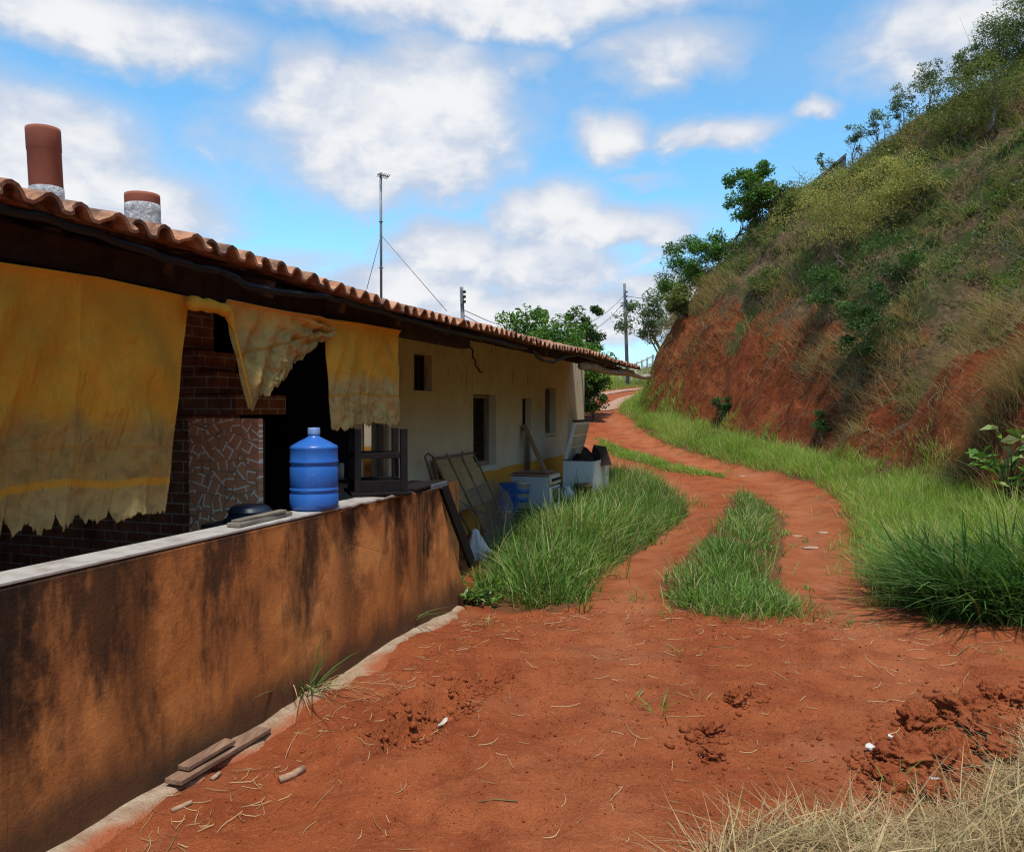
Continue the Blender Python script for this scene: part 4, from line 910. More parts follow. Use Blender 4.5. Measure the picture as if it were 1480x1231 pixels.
m = MB(); m.box((0, 0.08, th_ + 0.004), (tw * 0.9, tw * 0.87, 0.008)); m.build("rim", M_STEEL, tn, bevel=0.002)
m = MB(); m.box((-tw * 0.12, 0.078 - tw * 0.475, th_ * 0.55), (tw * .3, 0.003, th_ * 0.4)); m.build("label_patch", mat_plain("worn_label", (0.16, 0.15, 0.13), 0.6, 0.2, 0.5, 40), tn)
M_WPL = mat_plain("white_bucket_plastic", (0.62, 0.62, 0.62), 0.45, 0.4, 0.08, 8, 0.05, dirt=(0.3, 0.26, 0.22), dirt_amt=0.5)
bt_ = on_s(753, 737, s_t + 0.12)[0]
bk = empty("bucket", H(s_t + 0.13, bt_, tz0), -ANG, "white plastic bucket with blue stripes squeezed between the blue tin and the cooker", "bucket")
m = MB(); m.lathe([(0, 0.0), (0.095, 0.0), (0.108, th_ * .93), (0.113, th_ * .93), (0.113, th_ * 1.0), (0.100, th_), (0.09, 0.02)], 28); m.build("body", M_WPL, bk)
for zf in (0.30, 0.62): m = MB(); r_ = 0.0955 + 0.0135 * zf; m.lathe([(r_, th_ * zf), (r_ + 0.0035, th_ * (zf + 0.01)), (r_ + 0.0055, th_ * (zf + 0.15)), (r_ + 0.002, th_ * (zf + 0.16))], 28); m.build("stripe", M_TIN, bk)
m = MB(); m.lathe([(0.11, th_ * 0.94), (0.118, th_ * .945), (0.118, th_ * 1.02), (0.0, th_ * 1.03)], 28); m.build("lid", mat_plain("dirty_lid", (0.38, 0.30, 0.24), 0.6), bk)
tm = on_s(742, 741, s_t)[0]
lt = empty("low_table", H(s_t + 0.05, tm, 0.0), -ANG, "low brown board table carrying the blue tin and the white bucket", "table")
m = MB(); m.box((0, 0.05, tz0 - 0.014), (0.42, 0.44, 0.024)); m.build("top", M_BRN, lt, bevel=0.004)
for sx in (-1, 1):
    for sy in (-1, 1): m = MB(); m.box((sx * 0.17, 0.05 + sy * 0.18, tz0 / 2 - 0.02), (0.035, 0.035, tz0 - 0.02)); m.build("leg", M_WOOD_DK, lt, bevel=0.003)
tq = on_s(742, 765, s_t - 0.12)[0]
pt = empty("paint_can", H(s_t - 0.12, tq, 0.02), -ANG, "round white paint can with a blue band under the low table", "tin")
m = MB(); m.lathe([(0, 0), (0.085, 0), (0.085, 0.2), (0.09, 0.2), (0.09, 0.215), (0.075, 0.215), (0.0, 0.205)], 28); m.build("body", M_WPL, pt)
m = MB(); m.lathe([(0.0855, 0.07), (0.087, 0.072), (0.087, 0.13), (0.0855, 0.132)], 28); m.build("band", M_TIN, pt)
tq = on_s(762, 757, s_t - 0.1)[0]
cr = empty("crate", H(s_t - 0.1, tq, 0.01), -ANG + 0.1, "black plastic crate half hidden in grass under the cooker's near side", "crate")
m = MB(); W, D, Hh = 0.36, 0.28, 0.24
m.box((0, 0, 0.01), (W, D, 0.02))
for zz in (0.05, 0.115, 0.18, 0.23):
    for sy in (-1, 1): m.box((0, sy * D / 2, zz), (W, 0.012, 0.035))
    for sx in (-1, 1): m.box((sx * (W / 2 - .006), 0, zz), (0.012, D - 0.02, 0.035))
for sx in (-1, -0.33, 0.33, 1):
    for sy in (-1, 1): m.box((sx * (W / 2 - 0.02), sy * (D / 2 + 0.004), Hh / 2), (0.02, 0.012, Hh))
m.build("basket", M_BLACK, cr, bevel=0.002)
# leaning plank
pa, pb_ = P3(757, 614, 0.04), H(on_t(800, 700, 0.55)[0], 0.55, 0.25)
pb_ = P3(797, 700, 0.50)
lp = empty("leaning_plank", pb_, 0, "wide brown plank leaning against the cream wall behind the cooker", "plank")
dd_ = pa - pb_; ext = -dd_ * (pb_[2] / dd_[2]) * 0.98
m = MB(); m.bar(tuple(ext), tuple(dd_), 0.17, 0.03, up=tuple(H(0, 1) - H(0, 0))); m.build("board", M_PLANK, lp, bevel=0.004)
lp.location = tuple(pb_ + ext)
for c in lp.children: c.location = tuple(-ext)
# dark torn screen between cooker and freezer
q0 = [P3(800, 686, 0.35), P3(806, 690, 0.35), G3(832, 742, 0.05), G3(800, 752, 0.05)]
o1 = q0[3]; sc = empty("torn_screen", o1, 0, "dark torn window screen propped between the cooker and the open freezer", "screen")
m = MB(); m.tube([tuple(p - o1) for p in (q0[0], q0[1], q0[2], q0[3], q0[0])], 0.012, 6); m.build("frame", M_STEEL, sc)
m = MB()
for i in range(15):
    u = i / 14; m.tube([tuple(q0[0] + (q0[1] - q0[0]) * u - o1), tuple(q0[3] + (q0[2] - q0[3]) * u - o1)], 0.004, 4)
for j in range(18):
    v = j / 17; m.tube([tuple(q0[0] + (q0[3] - q0[0]) * v - o1), tuple(q0[1] + (q0[2] - q0[1]) * v - o1)], 0.004, 4)
m.build("netting", M_BLACK, sc)
# pale plastic scrap + brown pot by the freezer
g = G3(820, 745, 0.0); blob("plastic_bag", tuple(g), (0.28, 0.24, 0.55), M_SACK, "pale plastic bag standing in the grass before the open freezer", "bag", 12, 0.25)
g = G3(843, 738, 0.0); pot = empty("flower_pot", g, 0, "brown clay flower pot in the grass at the corner of the freezer", "pot")
m = MB(); m.lathe([(0, 0), (0.09, 0), (0.125, 0.36), (0.14, 0.36), (0.14, 0.42), (0.12, 0.42), (0.11, 0.37), (0, 0.36)], 26); m.build("body", mat_plain("old_clay", (0.16, 0.09, 0.05), 0.85), pot)

# ------------------------------------------------------------------ chest freezer with raised lid
tf = 1.00; s_f = on_t(860, 690, tf)[0]; t_b = on_s(813.5, 690, s_f)[0]; zt = on_s(840, 666, s_f)[1]; dpt = tf - t_b
g0 = H(s_f, (tf + t_b) / 2); zg = gz(g0[0], g0[1]); s2_ = on_t(880, 680, tf)[0]; wdt = max(0.5, s2_ - s_f)
fz = empty("chest_freezer", H(s_f + wdt / 2, (tf + t_b) / 2, zg), -ANG, "white chest freezer with its lid raised and dark sacks inside near the house corner", "freezer")
h_ = zt - zg
m = MB(); th = 0.05
m.box((0, 0, 0.04), (dpt, wdt, 0.07)); 
m.box((dpt / 2 - th / 2, 0, h_ / 2 + 0.035), (th, wdt, h_ - 0.075)); m.box((-dpt / 2 + th / 2, 0, h_ / 2 + 0.035), (th, wdt, h_ - 0.075))
for sy in (-1, 1): m.box((0, sy * (wdt / 2 - th / 2), h_ / 2 + 0.034), (dpt - 2 * th - 0.003, th, h_ - 0.078))
m.build("body", M_ENAMEL2, fz)
m = MB()
for sy in (-1, 1): m.box((0, sy * (wdt / 2 - 0.02), h_ + 0.004), (dpt - 0.006, 0.034, 0.014))
for sx in (-1, 1): m.box((sx * (dpt / 2 - 0.02), 0, h_ + 0.003), (0.034, wdt - 0.06, 0.014))
m.build("gasket", M_BLACK, fz)
# lid hinged on the wall side, tilted back against the wall
lt0 = on_s(825, 613, s_f + 0.1); 
hx = -dpt / 2; m = MB(); LH = 0.62; tilt = R(17)
m.box((0, 0, LH / 2), (0.05, wdt * 0.98, LH)); lid = m.build("lid", M_ENAMEL2, fz, (hx + 0.03, 0, h_ + 0.015), (0, R(14), 0), bevel=0.008)
M_LINER = mat_plain("yellowed_lid_liner", (0.50, 0.43, 0.27), 0.6, 0.3, 0.15, 8, 0.1, dirt=(0.12, 0.10, 0.07), dirt_amt=0.7)
m = MB()
for i in range(2):
    for j in range(3): m.box((0.03, (i - 0.5) * wdt * 0.44, LH * (0.19 + 0.31 * j)), (0.02, wdt * 0.38, LH * 0.26), taper=0.93)
m.build("liner", M_LINER, lid, bevel=0.006)
m = MB(); m.box((0, 0, LH + 0.014), (0.06, wdt * .99, 0.025)); m.build("lid_trim", M_SHUT, lid, bevel=0.004)
M_CARD = mat_plain("dark_damp_cardboard", (0.035, 0.022, 0.016), 0.85, 0.15, 0.4, 10, 0.4)
for i, (u, v, wx, hh_, rz_, lb) in enumerate([(0.02, -0.12, 0.34, 0.22, 0.3, "dark peaked piece of folded cardboard in the middle of the open freezer"), (0.22, 0.05, 0.27, 0.24, -0.5, "dark peaked piece of folded cardboard near the outer rim of the open freezer"), (-0.2, 0.02, 0.30, 0.10, 0.9, "low dark heap of cardboard under the raised freezer lid")]):
    p_ = H(s_f + wdt / 2 + v, (tf + t_b) / 2 + u, zg + h_ - 0.10); m = MB(); w2 = wx / 2
    m.add([(-w2, -0.15, 0), (w2, -0.15, 0), (w2 * 0.9, 0.15, 0), (-w2, 0.17, 0), (-w2 * 0.25, -0.13, hh_ + 0.1), (w2 * 0.15, 0.12, hh_ + 0.06), (w2 * 0.5, -0.1, hh_ * 0.5 + .1)], [(3, 2, 1, 0), (0, 1, 6, 4), (1, 2, 5, 6), (4, 6, 5), (2, 3, 5), (3, 0, 4, 5)])
    tag(m.build("cardboard_piece", M_CARD, None, tuple(p_), (0, 0, -ANG + rz_)), lb, "cardboard")
# ------------------------------------------------------------------ vegetation helpers
def leaf_mat(name, c1, c2, c3=None, trans=0.35, rough=0.55, spec=0.3, along=None):
    t = NT(name); a = t.attr("tint"); stops = [(0.0, c1), (0.75, c2)] + ([(0.95, c3)] if c3 else [])
    c = t.ramp(a, *stops)
    if along is not None:
        c = t.mix(t.smooth(t.attr("along"), 0.55, 1.0, 0.0, 0.7), c, along)
    tc = t.mix(0.5, c, t.mix(1.0, c, (1.0, 1.0, 0.35), 'MULTIPLY'))
    return t.bsdf(c, rough, None, spec, 0, trans, tc)
M_GRASS = leaf_mat("green_grass", (0.080, 0.165, 0.026), (0.19, 0.33, 0.048), (0.46, 0.42, 0.19), 0.4)
M_GRASSY = leaf_mat("yellow_green_grass", (0.16, 0.26, 0.030), (0.32, 0.46, 0.065), (0.52, 0.45, 0.18), 0.5)
M_GRASSD = leaf_mat("dark_green_grass", (0.042, 0.105, 0.020), (0.085, 0.185, 0.034), (0.20, 0.24, 0.07), 0.35, 0.6, 0.2)
M_HILLG = leaf_mat("hill_grass_blades", (0.10, 0.15, 0.030), (0.22, 0.28, 0.060), (0.42, 0.34, 0.14), 0.45)
M_DRY = leaf_mat("dry_grass_blades", (0.24, 0.155, 0.075), (0.50, 0.36, 0.185), (0.17, 0.19, 0.05), 0.4, 0.7, 0.2)
M_STRAW = leaf_mat("cut_straw", (0.24, 0.15, 0.06), (0.58, 0.43, 0.22), (0.26, 0.25, 0.08), 0.25, 0.6, 0.25)
M_OLIVE = leaf_mat("olive_leaves", (0.085, 0.115, 0.026), (0.21, 0.25, 0.062), (0.33, 0.31, 0.11), 0.35)
M_YELL = leaf_mat("yellowish_leaves", (0.22, 0.22, 0.05), (0.47, 0.44, 0.12), (0.58, 0.52, 0.2), 0.35)
M_DKLEAF = leaf_mat("dark_leaves", (0.032, 0.080, 0.018), (0.085, 0.175, 0.036), (0.17, 0.26, 0.06), 0.35)
M_MANGO = leaf_mat("bright_tree_leaves", (0.05, 0.12, 0.018), (0.15, 0.30, 0.042), (0.30, 0.42, 0.08), 0.4)
M_PALELEAF = leaf_mat("pale_thin_leaves", (0.10, 0.15, 0.07), (0.18, 0.24, 0.12), (0.26, 0.30, 0.16), 0.45)
M_BARK = mat_plain("grey_brown_bark", (0.085, 0.062, 0.045), 0.9, 0.1, 0.4, 12, 0.7)
M_TWIG = mat_plain("dry_twig", (0.15, 0.115, 0.085), 0.9, 0.1, 0.4, 20, 0.4)

def blades(P, h, w, az, lean, droop, seed=0, seg=4, tint=None, upv=None):
    """curved grass blades as ribbons"""
    n = len(P); rng = np.random.RandomState(seed)
    d = np.c_[np.cos(az), np.sin(az), np.zeros(n)]; fa = az + np.pi / 2 + rng.normal(0, 0.7, n); sd = np.c_[np.cos(fa), np.sin(fa), np.zeros(n)]
    V = []; al = []
    for k in range(seg + 1):
        v = k / seg
        hor = h * (lean * v + droop * v * v); ver = h * (v * np.sqrt(np.clip(1 - lean ** 2, 0.002, 1)) - 0.55 * droop * v * v)
        c = P + d * hor[:, None]; c[:, 2] += ver
        ww = w * (0.55 + 0.9 * v - 0.2 * v * v) * (1 - v ** 2.2) + 0.0006
        V.append(c - sd * ww[:, None] / 2); V.append(c + sd * ww[:, None] / 2); al += [np.full(n, v)] * 2
    m = 2 * (seg + 1)
    V = np.stack(V, 1).reshape(-1, 3); al = np.stack(al, 1).ravel()
    b = (np.arange(n) * m)[:, None]
    q = np.stack([b + np.array([2 * k, 2 * k + 1, 2 * k + 3, 2 * k + 2])[None] for k in range(seg)], 1).reshape(-1, 4)
    if tint is None: tint = rng.rand(n)
    return V, q, np.repeat(tint, m), al
class Bag:
    def __init__(s): s.V = []; s.Q = []; s.T = []; s.A = []; s.n = 0
    def add(s, r):
        V, q, t, a = r; s.V.append(V); s.Q.append(q + s.n); s.T.append(t); s.A.append(a); s.n += len(V); return s
    def build(s, name, mat, parent=None, loc=(0, 0, 0), smooth=True):
        V = np.concatenate(s.V) - np.array(loc)
        o = link(name, np_mesh(name, V, np.concatenate(s.Q), smooth, {"tint": np.concatenate(s.T), "along": np.concatenate(s.A)}), mat, None, loc)
        if parent is not None: o.parent = parent; o.location = tuple(np.array(loc) - np.array(parent.location))
        return o
def sample_poly(P, n, rng):
    lo, hi = P.min(0), P.max(0); out = []
    tot = 0
    while tot < n:
        q = lo + (hi - lo) * rng.rand(n * 2, 2); q = q[in_poly(P, q[:, 0], q[:, 1])]; out.append(q); tot += len(q)
    return np.concatenate(out)[:n]
def poly_edge(P, q):
    d = np.full(len(q), 9.0)
    for a, b in zip(P, np.roll(P, -1, 0)):
        e = b - a; t = np.clip(((q - a) @ e) / (e @ e), 0, 1); d = np.minimum(d, np.linalg.norm(q - a - t[:, None] * e, axis=1))
    return d
def grass_patch(bag, P, tufts, per, h, w, seed, edge_h=0.45, spread=0.10, wind=(0.0, 0.0), dens_edge=0.25, tint_off=0.0):
    rng = np.random.RandomState(seed)
    c = sample_poly(P, tufts, rng); stray = rng.rand(len(c)) < 0.22; c = c + rng.normal(0, 1, c.shape) * np.where(stray, 0.20, 0.06)[:, None]
    e = poly_edge(P, c) * np.where(in_poly(P, c[:, 0], c[:, 1]), 1, 0); keep = (rng.rand(len(c)) < np.clip(0.35 + e / 0.35, 0, 1)); c = c[keep]; e = e[keep]
    big = fbm(c[:, 0] * 1.3, c[:, 1] * 1.3, seed, 3)
    hh = h * np.clip(edge_h + e / dens_edge * (1 - edge_h) * 0.5, edge_h, 1.0) * (1 + 0.8 * big) * rng.uniform(0.75, 1.15, len(c))
    n = len(c) * per; i = np.repeat(np.arange(len(c)), per)
    r = np.abs(rng.normal(0, spread * 0.5, n)); a = rng.rand(n) * 6.283
    x = c[i, 0] + r * np.cos(a); y = c[i, 1] + r * np.sin(a); z = terrain(x, y) - 0.01
    az = a + rng.normal(0, 0.6, n); lean = np.clip(np.abs(rng.normal(0.22, 0.18, n)) + 1.2 * r, 0, 0.85); droop = np.clip(np.abs(rng.normal(0.30, 0.25, n)), 0, 0.95)
    hb = hh[i] * rng.uniform(0.45, 1.1, n); wb = w * rng.uniform(0.6, 1.3, n)
    tint = np.clip(0.40 + 0.7 * big[i] + rng.normal(0, 0.22, n) + tint_off, 0, 0.9); tint[rng.rand(n) < 0.06] = 1.0
    bag.add(blades(np.c_[x, y, z], hb, wb, az, lean, droop, seed + 1, 4, tint))
def base_z(o): return o

# ------------------------------------------------------------------ grass of the track and verges
b = Bag(); grass_patch(b, G_LEFT, 2000, 13, 0.52, 0.013, 11, 0.4, 0.14)
tag(b.build("grass", M_GRASS), "tall bright green grass between the cream facade and the wheel track", "grass", kind="stuff")
b = Bag(); grass_patch(b, G_MID, 420, 14, 0.36, 0.011, 12, 0.3, 0.13); 
b2 = np.array([(1.2, 6.4), (1.7, 5.85), (2.3, 6.2), (2.3, 7.0), (1.6, 7.1)]); grass_patch(b, b2, 260, 14, 0.26, 0.009, 13, 0.5, 0.16)
tag(b.build("grass", M_GRASS), "strip of green grass growing between the two wheel tracks", "grass", kind="stuff")
b = Bag(); grass_patch(b, G_RIGHT, 7000, 11, 0.46, 0.0095, 14, 0.45, 0.13, tint_off=0.05)
tag(b.build("grass", M_GRASSY), "yellow green grass verge between the track and the red bank", "grass", kind="stuff")
b = Bag(); grass_patch(b, G_BIT, 900, 9, 0.25, 0.013, 15, 0.4, 0.15)
tag(b.build("grass", M_GRASSY), "small island of short grass in the bend of the track", "grass", kind="stuff")
G_FAR2 = np.array([(14, 53), (24, 62), (40, 74), (60, 110), (-14, 110), (-14, 60)], float)
b = Bag(); grass_patch(b, G_FAR2, 5200, 5, 0.5, 0.05, 17, 0.7, 0.4); grass_patch(b, G_FAR, 5200, 7, 0.38, 0.022, 16, 0.6, 0.3)
tag(b.build("grass", M_GRASSY), "far grassy field beyond the house beside the climbing track", "grass", kind="stuff")

# dead stems and seed stalks standing in the grass
b = Bag(); rs_ = np.random.RandomState(55)
for P_, n_, h_ in ((G_LEFT, 420, 0.62), (G_MID, 160, 0.40), (G_RIGHT, 1300, 0.58)):
    c = sample_poly(P_, n_, rs_); b.add(blades(np.c_[c, terrain(c[:, 0], c[:, 1])], h_ * rs_.uniform(0.6, 1.25, n_), rs_.uniform(0.003, 0.007, n_), rs_.rand(n_) * 6.28, np.clip(rs_.normal(0.2, 0.18, n_), 0, 0.8), np.clip(rs_.normal(0.3, 0.3, n_), 0, 1), 56, 5, rs_.rand(n_) * 0.85))
tag(b.build("dry_stalks", M_DRY), "dry seed stalks and dead stems standing among the green grass", "dry stalks", kind="stuff")

# big dark clump of broad grass
gc = on_ground(1410, 880); gcl = Bag(); rng = np.random.RandomState(77)
C = np.array([on_ground(x, y)[:2] for x, y in ((1345, 872), (1385, 888), (1420, 893), (1460, 893), (1500, 890), (1400, 858), (1450, 855), (1490, 850), (1540, 870), (1360, 850))])
i = rng.randint(0, len(C), 2100); r = np.abs(rng.normal(0, 0.16, 2100)); a = rng.rand(2100) * 6.283
x = C[i, 0] + r * np.cos(a); y = C[i, 1] + r * np.sin(a)
gcl.add(blades(np.c_[x, y, terrain(x, y) - .01], rng.uniform(0.35, 0.86, 2100), rng.uniform(0.013, 0.026, 2100), np.pi + rng.normal(0, 1.1, 2100), np.clip(rng.normal(0.38, 0.2, 2100), 0, 0.85), np.clip(rng.normal(0.5, 0.25, 2100), 0, 1), 5, 6))
tag(gcl.build("grass_clump", M_GRASSD, None, (gc[0], gc[1], gc[2])), "big dark green clump of broad bladed grass at the edge of the yellow green verge", "grass clump")

# ------------------------------------------------------------------ hillside ground cover
rng = np.random.RandomState(101)
def hill_pts(n, l0, l1, seed, y0=5, y1=46):
    r_ = np.random.RandomState(seed); seg = BASES[(BASES[:, 1] > y0) & (BASES[:, 1] < y1)]
    d = np.diff(seg, axis=0); L = np.linalg.norm(d, axis=1); cum = np.r_[0, np.cumsum(L)]
    u = r_.rand(n) * cum[-1]; k = np.clip(np.searchsorted(cum, u) - 1, 0, len(L) - 1); f = (u - cum[k]) / L[k]
    p = seg[k] + d[k] * f[:, None]; nn = np.c_[d[k, 1], -d[k, 0]] / L[k][:, None]; l = l0 + (l1 - l0) * r_.rand(n) ** 0.8
    q = p + nn * l[:, None]
    ll = sdist(BASES, q[:, 0], q[:, 1]); ok = ll > max(0.05, l0 * 0.7)
    return q[ok], ll[ok], -nn[ok]
def hill_tufts(bag, n, per, l0, l1, h, w, seed, thr, lean0=0.45, tint=0.4, yr=(5, 46), nscale=0.8, spread=0.10):
    q, l, dn = hill_pts(n, l0, l1, seed, *yr); r_ = np.random.RandomState(seed + 1)
    f = fbm(q[:, 0] * nscale, q[:, 1] * nscale, seed, 4); bare_ = (((q[:, 1] > 9.6) & (q[:, 1] < 14.2) & (l < 2.7)) | ((q[:, 1] > 21.5) & (q[:, 1] < 28) & (l < 1.9)) | ((q[:, 1] > 16.5) & (q[:, 1] < 21.5) & (l < 0.9))) & (r_.rand(len(q)) < 0.62); ok = (f > thr) & ~bare_; q, l, dn, f = q[ok], l[ok], dn[ok], f[ok]
    m = len(q) * per; i = np.repeat(np.arange(len(q)), per)
    x = q[i, 0] + r_.normal(0, spread, m); y = q[i, 1] + r_.normal(0, spread, m); z = terrain(x, y) - 0.02
    az = np.arctan2(dn[i, 1], dn[i, 0]) + r_.normal(0, 0.9, m)
    sc = 0.7 + 0.02 * np.hypot(x, y)
    bag.add(blades(np.c_[x, y, z], h * r_.uniform(0.4, 1.2, m) * (1 + 0.5 * f[i]), w * sc * r_.uniform(0.6, 1.3, m), az, np.clip(r_.normal(lean0, 0.22, m), 0, 0.9), np.clip(r_.normal(0.55, 0.3, m), 0, 1.2), seed + 2, 4,
                   np.clip(tint + r_.normal(0, 0.22, m) + 0.5 * f[i], 0, 1)))
b = Bag()
hill_tufts(b, 6500, 8, 2.0, 13.0, 0.42, 0.015, 201, -0.35, 0.4)
hill_tufts(b, 3200, 8, 1.1, 2.6, 0.65, 0.011, 203, -0.12, 0.55)
hill_tufts(b, 900, 6, 0.2, 1.4, 0.32, 0.009, 205, 0.08, 0.6)
hill_tufts(b, 5200, 7, 0.3, 2.6, 0.34, 0.008, 208, -0.08, 0.72, yr=(7, 21), nscale=1.2)
hill_tufts(b, 1600, 6, 0.3, 2.2, 0.40, 0.009, 209, 0.0, 0.7, yr=(20, 30), nscale=1.0)
hill_tufts(b, 1500, 9, 0.1, 1.8, 0.42, 0.008, 207, 0.02, 0.5, yr=(5, 14))
tag(b.build("dry_grass", M_DRY), "brown dry grass hanging over the red bank and hillside", "dry grass", kind="stuff")
b = Bag()
hill_tufts(b, 4200, 8, 2.6, 15.0, 0.55, 0.016, 211, 0.02, 0.35, 0.35, nscale=0.5)
hill_tufts(b, 700, 7, 1.5, 3.4, 0.5, 0.012, 213, 0.12, 0.5, 0.3)
hill_tufts(b, 500, 7, 0.0, 0.7, 0.4, 0.011, 215, 0.05, 0.4, 0.3)
tag(b.build("hill_grass", M_HILLG), "greener grass scattered over the upper hillside", "grass", kind="stuff")

def leaves(C, size, seed, aspect=0.45, flat=0.5, tint=None):
    """C (n,3) leaf centres -> small pointed leaves, each two faces folded along its midrib"""
    n = len(C); r_ = np.random.RandomState(seed)
    d = r_.normal(0, 1, (n, 3)); d[:, 2] = d[:, 2] * (1 - flat) - 0.25; d /= np.linalg.norm(d, axis=1)[:, None]
    up = r_.normal(0, 0.45, (n, 3)) + np.array([0, 0, 1.0]); s = np.cross(d, up); s /= np.linalg.norm(s, axis=1)[:, None] + 1e-9
    nn = np.cross(s, d); L = (size * r_.uniform(0.6, 1.3, n))[:, None]; W = L * aspect
    V = np.stack([C - d * L / 2, C + s * W / 2 + nn * W * 0.18, C + d * L / 2 - nn * L * 0.08, C - s * W / 2 + nn * W * 0.18], 1).reshape(-1, 3)
    q = (np.arange(n) * 4)[:, None] + np.array([[0, 1, 2, 3]])
    if tint is None: tint = r_.rand(n)
    return V, q, np.repeat(tint, 4), np.tile([0, .5, 1, .5], n)
def clump_points(n, clumps, rad, r_, squash=0.7):
    """leaf positions gathered in uneven clumps, denser towards each clump's shell"""
    k = r_.randint(0, len(clumps), n); d = r_.normal(0, 1, (n, 3)); d /= np.linalg.norm(d, axis=1)[:, None]
    rr = rad[k] * r_.rand(n) ** 0.45; p = clumps[k] + d * rr[:, None] * np.array([1, 1, squash]); return p, k
def plant(name, label, cat, base, height, width, mat, seed, n_leaf=1500, leaf=0.06, n_clump=14, trunk_r=0.03, trunk_frac=0.25, group=None, aspect=0.45, clump_r=0.22, lean=(0, 0), stems=1, bark=None, tint_mid=0.4, part=("trunk", "crown"), bare=0.0, shape=1.0):
    r_ = np.random.RandomState(seed); base = np.array(base, float)
    o = empty(name, base, 0, label, cat, group)
    cl = []; m = MB(); ch = height * (1 - trunk_frac) / 2; cc = np.array([lean[0], lean[1], height * trunk_frac + ch])
    for _ in range(n_clump):
        d = r_.normal(0, 1, 3); d /= np.linalg.norm(d); k = r_.rand() ** 0.4
        p = cc + d * np.array([width / 2, width / 2, ch * shape]) * k * 0.82; cl.append(p)
    cl = np.array(cl); rad = width * clump_r * r_.uniform(0.55, 1.25, n_clump)
    roots = [np.array([r_.normal(0, 0.05 * width), r_.normal(0, 0.05 * width), -0.05]) for _ in range(stems)]
    S = []; SR = []                                     # points a branch can spring from
    order = r_.permutation(n_clump); nm_ = max(1, min(n_clump, (6 if stems == 1 else 4) ))
    for si, rt in enumerate(roots):
        fk = np.array([lean[0] * 0.5, lean[1] * 0.5, height * trunk_frac]) + rt * 0.8 + r_.normal(0, 0.05 * width, 3) * np.array([1, 1, 0])
        top = cl[order[si % n_clump]] * np.array([0.6, 0.6, 0.95]); k1 = rt * 0.6 + fk * 0.4 + r_.normal(0, 0.035 * height, 3) * np.array([1, 1, 0])
        k2 = (fk + top) / 2 + r_.normal(0, 0.05 * width, 3); path = [rt, k1, fk, k2, top]
        m.tube(path, [trunk_r * 1.3, trunk_r, trunk_r * 0.85, trunk_r * 0.5, trunk_r * 0.2], 7)
        for a_, b_, r0_, r1_ in ((k1 * .3 + fk * .7, fk, 0.8, 0.75), (fk, k2, 0.75, 0.45), (k2, top, 0.45, 0.2)):
            for u in np.linspace(0, 1, 6): S.append(a_ + (b_ - a_) * u); SR.append(trunk_r * (r0_ + (r1_ - r0_) * u))
    for kk in range(n_clump):
        p = cl[order[kk]]; A_ = np.array(S); dd = np.linalg.norm(A_ - p, axis=1) + 1.4 * np.clip(A_[:, 2] - p[2] + 0.12 * height, 0, None)
        if kk < nm_: dd = dd + np.abs(np.arange(len(S)) % 18 - (kk * 3) % 18) * 0.03 * height
        q_ = int(np.argmin(dd)); st_ = A_[q_]; r0_ = min(SR[q_] * 0.7, trunk_r * 0.5)
        md = st_ * 0.45 + p * 0.55 + r_.normal(0, 0.04 * width, 3) + np.array([0, 0, -0.03 * height]); m.tube([st_, md, p], [r0_, r0_ * 0.65, r0_ * 0.25], 5, False)
        for u in np.linspace(0.25, 1, 5):
            S.append(st_ + (md - st_) * u * 2 if u <= 0.5 else md + (p - md) * (u - .5) * 2); SR.append(r0_ * (1 - 0.7 * u))
        for _ in range(2):
            e = p + r_.normal(0, rad[order[kk]] * (0.7 + bare), 3); m.tube([md * 0.3 + p * 0.7, e], [r0_ * 0.4, r0_ * 0.12], 4, False)
    m.build(part[0], bark or M_BARK, o)
    C, k = clump_points(n_leaf, cl, rad, r_); ct = r_.normal(0, 0.2, n_clump)
    tint = np.clip(tint_mid + ct[k] + r_.normal(0, 0.2, n_leaf), 0, 1)
    V, q, t_, a_ = leaves(C, leaf, seed + 9, aspect, 0.4, tint)
    link(part[1], np_mesh(part[1], V, q, False, {"tint": t_, "along": a_}), mat, o)
    return o
def hillp(px, py): return on_ground(px, py, 4)

# ------------------------------------------------------------------ trees beyond the house
p = at_depth(795, 560, 27); p[2] = gz(p[0], p[1])
s_ = lambda px, Y: px * Y / F
plant("broad_tree", "bright green broad tree rising behind the tiled roof", "tree", at_depth(770, 560, 25) * np.array([1, 1, 0]) + np.array([0, 0, 1.0]), 3.75, 4.2, M_MANGO, 301, 9000, 0.17, 46, 0.14, 0.3, None, 0.42, 0.14)
plant("broad_tree", "green tree with dense foliage at the eave end behind the bright green tree", "tree", at_depth(838, 560, 27) * np.array([1, 1, 0]) + np.array([0, 0, 1.2]), 3.3, 2.9, M_MANGO, 302, 6500, 0.16, 34, 0.12, 0.1, None, 0.42, 0.16, tint_mid=0.3)
plant("slender_tree", "darker slender tree poking above the bright green tree by the roof end", "tree", at_depth(845, 560, 30) * np.array([1, 1, 0]) + np.array([0, 0, 1.5]), 4.35, 1.9, M_DKLEAF, 303, 2600, 0.17, 18, 0.07, 0.45, None, 0.4, 0.17)
plant("dark_shrub", "dark shrub under the bleached log at the house end", "shrub", at_depth(855, 585, 26) * np.array([1, 1, 0]) + np.array([0, 0, 1.05]), 1.75, 1.3, M_DKLEAF, 304, 2600, 0.12, 22, 0.05, 0.1, None, 0.45, 0.2, tint_mid=0.15)
